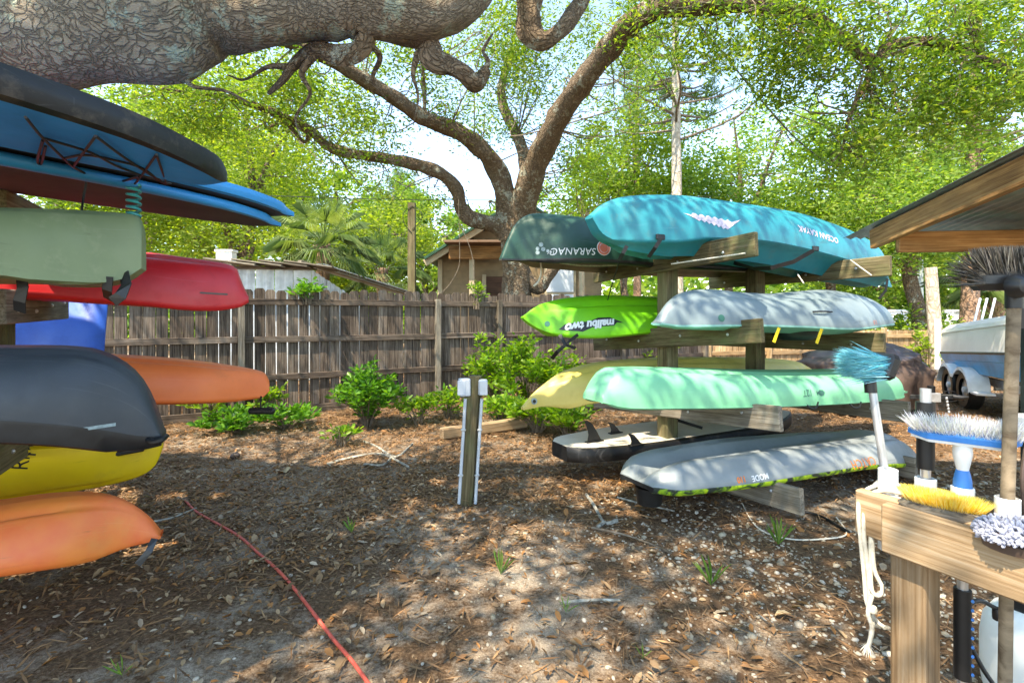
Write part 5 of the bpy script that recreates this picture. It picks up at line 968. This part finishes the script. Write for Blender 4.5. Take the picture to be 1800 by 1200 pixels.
# 6 mop pad
mc = P(1790, 940, 1.26); t6 = thing('mop_pad', 'grey chenille mop pad draped over the stand rails', 'mop', mc + Vector((0, 0, -.04))); n_ = 620; D = sr.normal(size=(n_, 3)); D[:, 2] = np.abs(D[:, 2]) * .9 + .1; D[:, 2] -= .35; D /= np.linalg.norm(D, axis=1)[:, None]
bm = bmesh.new(); bmesh.ops.create_icosphere(bm, subdivisions=2, radius=1); bv = np.array([v.co[:] for v in bm.verts]); bf = np.array([[v.index for v in f.verts] for f in bm.faces]); bm.free()
C = D * np.array((.082, .07, .034)); aa, b2, nn = rot_frames(n_, sr, .1); aa = D + sr.normal(size=(n_, 3)) * .5; aa /= np.linalg.norm(aa, axis=1)[:, None]; b2 = np.cross(aa, sr.normal(size=(n_, 3))); b2 /= np.linalg.norm(b2, axis=1)[:, None]; nn = np.cross(aa, b2)
V = C[:, None] + bv[None, :, 0:1] * aa[:, None] * .013 + bv[None, :, 1:2] * b2[:, None] * .0042 + bv[None, :, 2:3] * nn[:, None] * .0042
meshobj('strands', raw(V.reshape(-1, 3), (bf[None] + (np.arange(n_) * len(bv))[:, None, None]).reshape(-1), 3, True), t6, Matrix.Translation(mc), M['mop']); lathe('backing', [(.01, -.036), (.07, -.032), (.075, -.01), (.04, .01)], M['tarp'], t6, Matrix.Translation(mc), 18)
# 7 rope
t7 = thing('rope', 'white cotton rope looped over the rail end and hanging frayed', 'rope', B0 + Vector((0, 0, .89))); rr = lambda px, py, d: (*P(px, py, d), .0065)
strs = [[rr(1575, 858, 1.62), rr(1545, 852, 1.66), rr(1515, 868, 1.66), rr(1509, 900, 1.64), rr(1514, 960, 1.63), rr(1519, 1010, 1.63), rr(1524, 1060, 1.63), rr(1540, 1090, 1.63), rr(1556, 1103, 1.60)], [rr(1590, 868, 1.58), rr(1552, 862, 1.62), rr(1524, 876, 1.64), rr(1518, 930, 1.63), rr(1526, 1000, 1.62), rr(1530, 1060, 1.62), rr(1534, 1090, 1.62), rr(1529, 1128, 1.62)],
        [rr(1532, 940, 1.62), rr(1537, 1000, 1.61), rr(1551, 1032, 1.6), rr(1545, 1046, 1.6), rr(1532, 1035, 1.61), rr(1530, 980, 1.62), rr(1531, 942, 1.62)], [rr(1600, 872, 1.56), rr(1570, 846, 1.64), rr(1552, 842, 1.68), rr(1535, 858, 1.68), rr(1560, 872, 1.62), rr(1595, 880, 1.55)], [rr(1535, 1040, 1.61), rr(1526, 1075, 1.61), rr(1533, 1105, 1.61), rr(1526, 1138, 1.61)]]
tubes('strand', strs, M['rope'], t7, 8, 5); lathe('knot', [(.002, -.014), (.013, -.008), (.015, 0), (.012, .009), (.002, .014)], M['rope'], t7, Matrix.Translation(P(1533, 1070, 1.61)), 10)
D = sr.normal(size=(60, 3)) * .3; D[:, 2] -= 1; D /= np.linalg.norm(D, axis=1)[:, None]; bristles('frayed_end', np.tile(np.array(P(1526, 1128, 1.61)[:]), (60, 1)), D, .045, plain('rope_fibre', (.70, .66, .56), .9), t7, .06)
# sprayer
sx_, sy_ = G(1806, 1.92).x, 1.92; t8 = thing('garden_sprayer', 'white pump sprayer tank with black hose behind the tool stand', 'sprayer', (sx_, sy_, 0)); TM = Matrix.Translation((sx_, sy_, 0))
lathe('tank', [(.09, .0), (.125, .02), (.135, .08), (.135, .22), (.125, .29), (.095, .34), (.05, .365)], plain('milky_plastic', (.74, .76, .72), .45, 0, .05), t8, TM, 28); lathe('lid', [(.07, .35), (.075, .36), (.075, .40), (.05, .415)], M['blackplastic'], t8, TM, 20)
tube('spout', [P(1757, 1085, 1.88), P(1750, 1068, 1.88)], [.022, .011], M['black'], t8, 10, 1)
tube('hose', [P(1750, 1068, 1.88), P(1722, 1055, 1.86), P(1700, 1066, 1.84), P(1694, 1095, 1.83), P(1705, 1130, 1.82), P(1728, 1175, 1.80), P(1755, 1215, 1.78), G(1790, 1.78, .02)], .0075, M['black'], t8, 8)
# utility pedestal
ub = thing('utility_pedestal', 'grey meter box on a dark post at the edge of the yard', 'pedestal', G(1815, 2.75)); beam('post', G(1815, 2.78, -.05), G(1815, 2.78, 1.55), .07, .07, M['blackplastic'], ub); box('meter_box', G(1816, 2.70, .85), (.17, .10, .14), M['greypvc'], ub, bev=.01); box('sign_board', G(1818, 2.70, 1.47), (.17, .02, .20), M['black'], ub); tube('cable', [G(1806, 2.68, .79), G(1797, 2.66, .60), G(1802, 2.66, .40), G(1815, 2.66, .02)], .010, M['tarp'], ub, 6)

# ------------------------------------------------------------------ shelter roof at the right
st = thing('shelter', 'open shelter with orange timber rafters and corrugated metal roof', 'shelter', (4.3, 3.5, 0))
r0, r1 = Vector((2.76, 3.92, 2.02)), Vector((2.28, 1.2, 2.272)); rd = (r1 - r0).normalized(); rp = Vector((-rd.y, rd.x, 0)).normalized()
beam('rafter', r0, r1, .042, .145, M['cedar'], st, bev=.006)
beam('rafter', r0 + rp * 1.3 + Vector((0, 0, 0)), r1 + rp * 1.3, .042, .145, M['cedar'], st, bev=.006)
beam('cross_beam', Vector((2.71, 3.60, 1.955)), Vector((4.45, 3.42, 1.955)), .042, .145, M['cedar'], st, bev=.006); beam('cross_beam', Vector((2.9, 3.86, 1.985)), Vector((4.3, 3.72, 1.985)), .042, .10, M['cedar'], st, bev=.006); beam('purlin', Vector((3.75, 4.0, 2.0)), Vector((5.2, 4.3, 2.0)), .042, .14, M['cedar'], st)
for q in ((4.35, 3.5), (4.0, 1.0)): beam('post', Vector((*q, -.05)), Vector((*q, 2.0)), .10, .10, M['cedar'], st, up=Vector((0, 1, 0)))
V = []; F = []; nn = 120; w0 = -.06; w1 = 2.2; a_, b_ = r0 - rd * .34 + Vector((0, 0, .09)), r1 + rd * .2 + Vector((0, 0, .09))
for i in range(nn + 1):
    o_ = rp * (w0 + (w1 - w0) * i / nn) + Vector((0, 0, .009 * math.sin(i * 1.6)))
    V += [a_ + o_ - WM[st.name].translation, b_ + o_ - WM[st.name].translation]
    if i: F.append((2 * i - 2, 2 * i, 2 * i + 1, 2 * i - 1))
M['roofmetal'] = plain('galvanised_roofing', (.36, .38, .38), .45, .55, .15, 8)
rs = meshobj('roof_sheet', pydata(V, F, True), st, Matrix.Translation(WM[st.name].translation), M['roofmetal']); md = rs.modifiers.new('thick', 'SOLIDIFY'); md.thickness = .003

# ------------------------------------------------------------------ boat on its trailer
S0 = Vector((7.40, 8.85, 0)); bd = Vector((-.42, -.907, 0)).normalized(); no = Vector((-.907, .42, 0)).normalized(); bt_ = thing('motor_boat', 'white motor boat with blue bottom on a tandem trailer', 'boat', S0 - no * 1.05 + bd * 2)
def loftboat(name, prof, m_, close=True):
    V = []; F = []; ns = 26; k = len(prof(0)); O = WM[bt_.name].translation
    for i in range(ns):
        s_ = 5.7 * i / (ns - 1); hb = 1.05 * (1 if s_ < 2.6 else max(.02, 1 - ((s_ - 2.6) / 3.1) ** 2)); c = S0 - no * 1.05 + bd * s_
        for y, z_ in prof(s_): V.append(c + no * (hb * y) + Vector((0, 0, z_)) - O)
    for i in range(ns - 1):
        for j in range(k - 1): F.append((i * k + j, i * k + j + 1, (i + 1) * k + j + 1, (i + 1) * k + j))
    if close: F.append(tuple(range(k)))
    return meshobj(name, pydata(V, F, True, 30), bt_, Matrix.Translation(O), m_)
M['boatblue'] = plain('faded_blue_gelcoat', (.05, .33, .62), .35, 0, .2, 3); M['gelcoat'] = plain('white_gelcoat', (.78, .76, .72), .3, 0, .05, 3)
rb = lambda s_: .77 + .062 * s_; gn = lambda s_: 1.13 + .08 * s_
loftboat('hull_bottom', lambda s_: [(1, rb(s_)), (.97, rb(s_) - .10), (.955, rb(s_) - .11), (.90, .52 + .03 * s_), (0, .36 + .02 * s_ ** 2 * .3), (-.90, .52 + .03 * s_), (-1, rb(s_))], M['boatblue'])
loftboat('hull_side', lambda s_: [(.97, gn(s_)), (1.0, rb(s_) + .02), (-1.0, rb(s_) + .02), (-.97, gn(s_))], M['gelcoat'])
loftboat('deck', lambda s_: [(.985, gn(s_) - .01), (.97, gn(s_) + .05), (.88, gn(s_) + .13), (.6, gn(s_) + .16), (0, gn(s_) + .17), (-.6, gn(s_) + .16), (-.985, gn(s_) - .01)], M['gelcoat'])
loftboat('rub_rail', lambda s_: [(1.005, rb(s_) + .035), (1.012, rb(s_) + .018), (1.005, rb(s_))], M['blackplastic'], False)
tl = S0 - no * 1.05; meshobj('outboard_cowl', boxmesh(.35, .4, .55, .08), bt_, Matrix.Translation(tl - bd * .22 + Vector((0, 0, 1.12))) @ Matrix.Rotation(math.atan2(bd.y, bd.x), 4, 'Z'), M['blackplastic'])
M['glass'] = plain('tinted_screen', (.10, .16, .16), .08, 0, .1); wz = gn(2.6) + .12
for k in range(2):
    w_a, w_b = S0 + bd * (1.75 + .75 * k) - no * .28, S0 + bd * (2.45 + .75 * k) - no * .32; V = [w_a + Vector((0, 0, wz - .02)), w_b + Vector((0, 0, wz)), w_b + Vector((-.05, -.1, wz + .32)), w_a + Vector((-.02, -.05, wz + (.10 if k == 0 else .32)))]; O = WM[bt_.name].translation
    wp = meshobj('windscreen', pydata([v - O for v in V], [(0, 1, 2, 3)]), bt_, Matrix.Translation(O), M['glass'])
    for i in range(4): tube('frame', [V[i], V[(i + 1) % 4]], .013, M['whitepaint'], wp, 6, 1)
for px in (1712, 1724, 1738): q = P(px, 548, 8.1); tube('rod_holder', [Vector((q.x, q.y, gn(.9) + .1)), Vector((q.x + .10, q.y, gn(.9) + .50))], .016, M['whitepaint'], bt_, 8, 1)
tr = thing('boat_trailer', 'galvanised tandem axle trailer with white fender under the boat', 'trailer', S0 - no * 1.05 + bd * 1.3)
for sd in (1, -1):
    o_ = S0 - no * 1.05 + no * (.72 * sd); beam('frame_rail', o_ + bd * -.1 + Vector((0, 0, .42)), o_ + bd * 4.6 + Vector((0, 0, .46)), .06, .12, M['steel'], tr)
    for k in range(2):
        c = S0 - no * 1.05 + no * (.98 * sd) + bd * (.42 + .68 * k) + Vector((0, 0, .29)); WMx = Matrix.Translation(c) @ no.to_track_quat('Z', 'Y').to_matrix().to_4x4(); w_ = lathe('wheel', [(.05, -.07), (.17, -.07), (.175, .05), (.05, .06)], M['steel'], tr, WMx, 20); lathe('tyre', [(.175, -.09), (.26, -.095), (.29, -.06), (.29, .06), (.26, .095), (.175, .09)], M['black'], w_, WMx, 26, False); lathe('hub', [(.05, .06), (.05, .09), (.02, .10)], M['whitepaint'], w_, WMx, 12)
    V = []; F = []; cc = S0 - no * 1.05 + no * (.98 * sd); O = WM[tr.name].translation; prf = []
    for k in range(2): prf += [(.42 + .68 * k + .35 * math.cos(a_), .30 + .34 * math.sin(a_)) for a_ in np.linspace(math.pi * (1.0 if k == 0 else .80), math.pi * (.20 if k == 0 else 0), 10)]
    for s_, z_ in prf: V += [cc + bd * s_ + no * -.13 + Vector((0, 0, z_)) - O, cc + bd * s_ + no * .13 + Vector((0, 0, z_)) - O, cc + bd * s_ + no * .135 + Vector((0, 0, z_ - .05)) - O]
    for i in range(len(prf) - 1): F += [(3 * i, 3 * i + 1, 3 * i + 4, 3 * i + 3), (3 * i + 1, 3 * i + 2, 3 * i + 5, 3 * i + 4)]
    meshobj('fender', pydata(V, F, True, 40), tr, Matrix.Translation(O), M['whitepaint'])
    beam('fender_step', cc + bd * 1.46 + Vector((0, 0, .30)), cc + bd * 1.68 + Vector((0, 0, .30)), .22, .03, M['whitepaint'], tr); beam('bunk', o_ + bd * .2 + Vector((0, 0, .53)), o_ + bd * 3.6 + Vector((0, 0, .56)), .09, .05, M['tarp'], tr)
for s_ in (.42, 1.10, 2.6, 3.8): beam('cross_member', S0 - no * .35 + bd * s_ + Vector((0, 0, .33)), S0 - no * 1.75 + bd * s_ + Vector((0, 0, .33)), .06, .06, M['steel'], tr)
box('side_marker', S0 - no * .30 + bd * 2.75 + Vector((0, 0, .44)), (.10, .10, .04), M['inkorange'], tr)
# covered trailer and its tongue
tc = thing('covered_trailer', 'small trailer under a wrinkled brown tarp with black drawbar', 'trailer', G(1508, 7.9)); V = []; F = []; nu, nv = 44, 14; O = WM[tc.name].translation
for i in range(nu):
    a = 2 * math.pi * i / nu
    for j in range(nv):
        f = j / (nv - 1); hh = 1 - f; prof_ = math.cos(f * math.pi / 2) ** .45; fold = 1 + .09 * math.sin(9 * a + 3 * f) * f + .05 * math.sin(17 * a + 5 * f) + .05 * math.sin(23 * f + 4 * a); rr_ = (math.sin(f * math.pi / 2) ** .55) * fold
        V.append((.80 * rr_ * math.copysign(abs(math.cos(a)) ** .7, math.cos(a)), .75 * rr_ * math.copysign(abs(math.sin(a)) ** .7, math.sin(a)), .10 + .90 * prof_ * (1 + .05 * math.sin(3 * a + 1) + .03 * math.sin(14 * f + 6 * a)) * (.93 + .07 * math.cos(a + .6))))
for i in range(nu):
    for j in range(nv - 1): F.append((i * nv + j, i * nv + j + 1, ((i + 1) % nu) * nv + j + 1, ((i + 1) % nu) * nv + j))
meshobj('tarp', pydata(V, F, True), tc, Matrix.Translation(O), M['tarp'])
beam('drawbar', P(1570, 697, 7.3), P(1682, 697, 6.9), .06, .06, M['blackplastic'], tc); tube('coupler', [P(1675, 697, 6.9), P(1690, 699, 6.85), P(1702, 698, 6.82)], [.04, .035, .02], M['black'], tc, 10, 2)
tube('jack', [P(1637, 684, 7.0), P(1637, 742, 7.0)], .030, M['blackplastic'], tc, 12, 1); tube('jack_head', [P(1637, 678, 7.0), P(1637, 690, 7.0)], .045, M['black'], tc, 12, 1); box('bracket', P(1640, 698, 6.97), (.14, .10, .12), M['steel'], tc)
for k in range(5): lathe('chain_link', [(.008, -.02), (.014, -.012), (.014, .012), (.008, .02)], M['steel'], tc, Matrix.Translation(P(1664 + k, 700 + 6 * k, 6.88)), 8)
tube('breakaway_wire', [P(1655, 693, 6.9), P(1665, 687, 6.88), P(1680, 690, 6.86), P(1683, 703, 6.86), P(1668, 706, 6.88)], .006, M['black'], tc, 5)
for k, (a, b_) in enumerate((((1643, 741, 6.95), (1682, 752, 6.6)), ((1625, 738, 7.05), (1660, 741, 6.95)))): pass
wbk = thing('wood_block', 'cut timber block chocking the black trailer jack', 'block', gp(1660, 748)); meshobj('block', boxmesh(.48, .20, .09, .01), wbk, Matrix.Translation(gp(1662, 747, .045)) @ Matrix.Rotation(-.35, 4, 'Z'), M['newpine'])
pvp = tube('pale_pipe', [P(1588, 656, 11.0), P(1625, 658, 10.9)], .07, M['pvc'], None, 10, 1); tag(pvp, 'short pale pipe lying before the tan fence', 'pipe')
e8 = textmesh('8', .17); fp = lp_ + N * .0725 + U * .03 + Vector((0, 0, .56)); RM8 = Matrix((U, Vector((0, 0, 1)), N)).transposed().to_4x4()
rk = [o for o in bpy.data.objects if o.name.startswith('boat_rack')][1]; meshobj('painted_number', e8, rk, Matrix.Translation(fp) @ RM8, M['inkblack'])
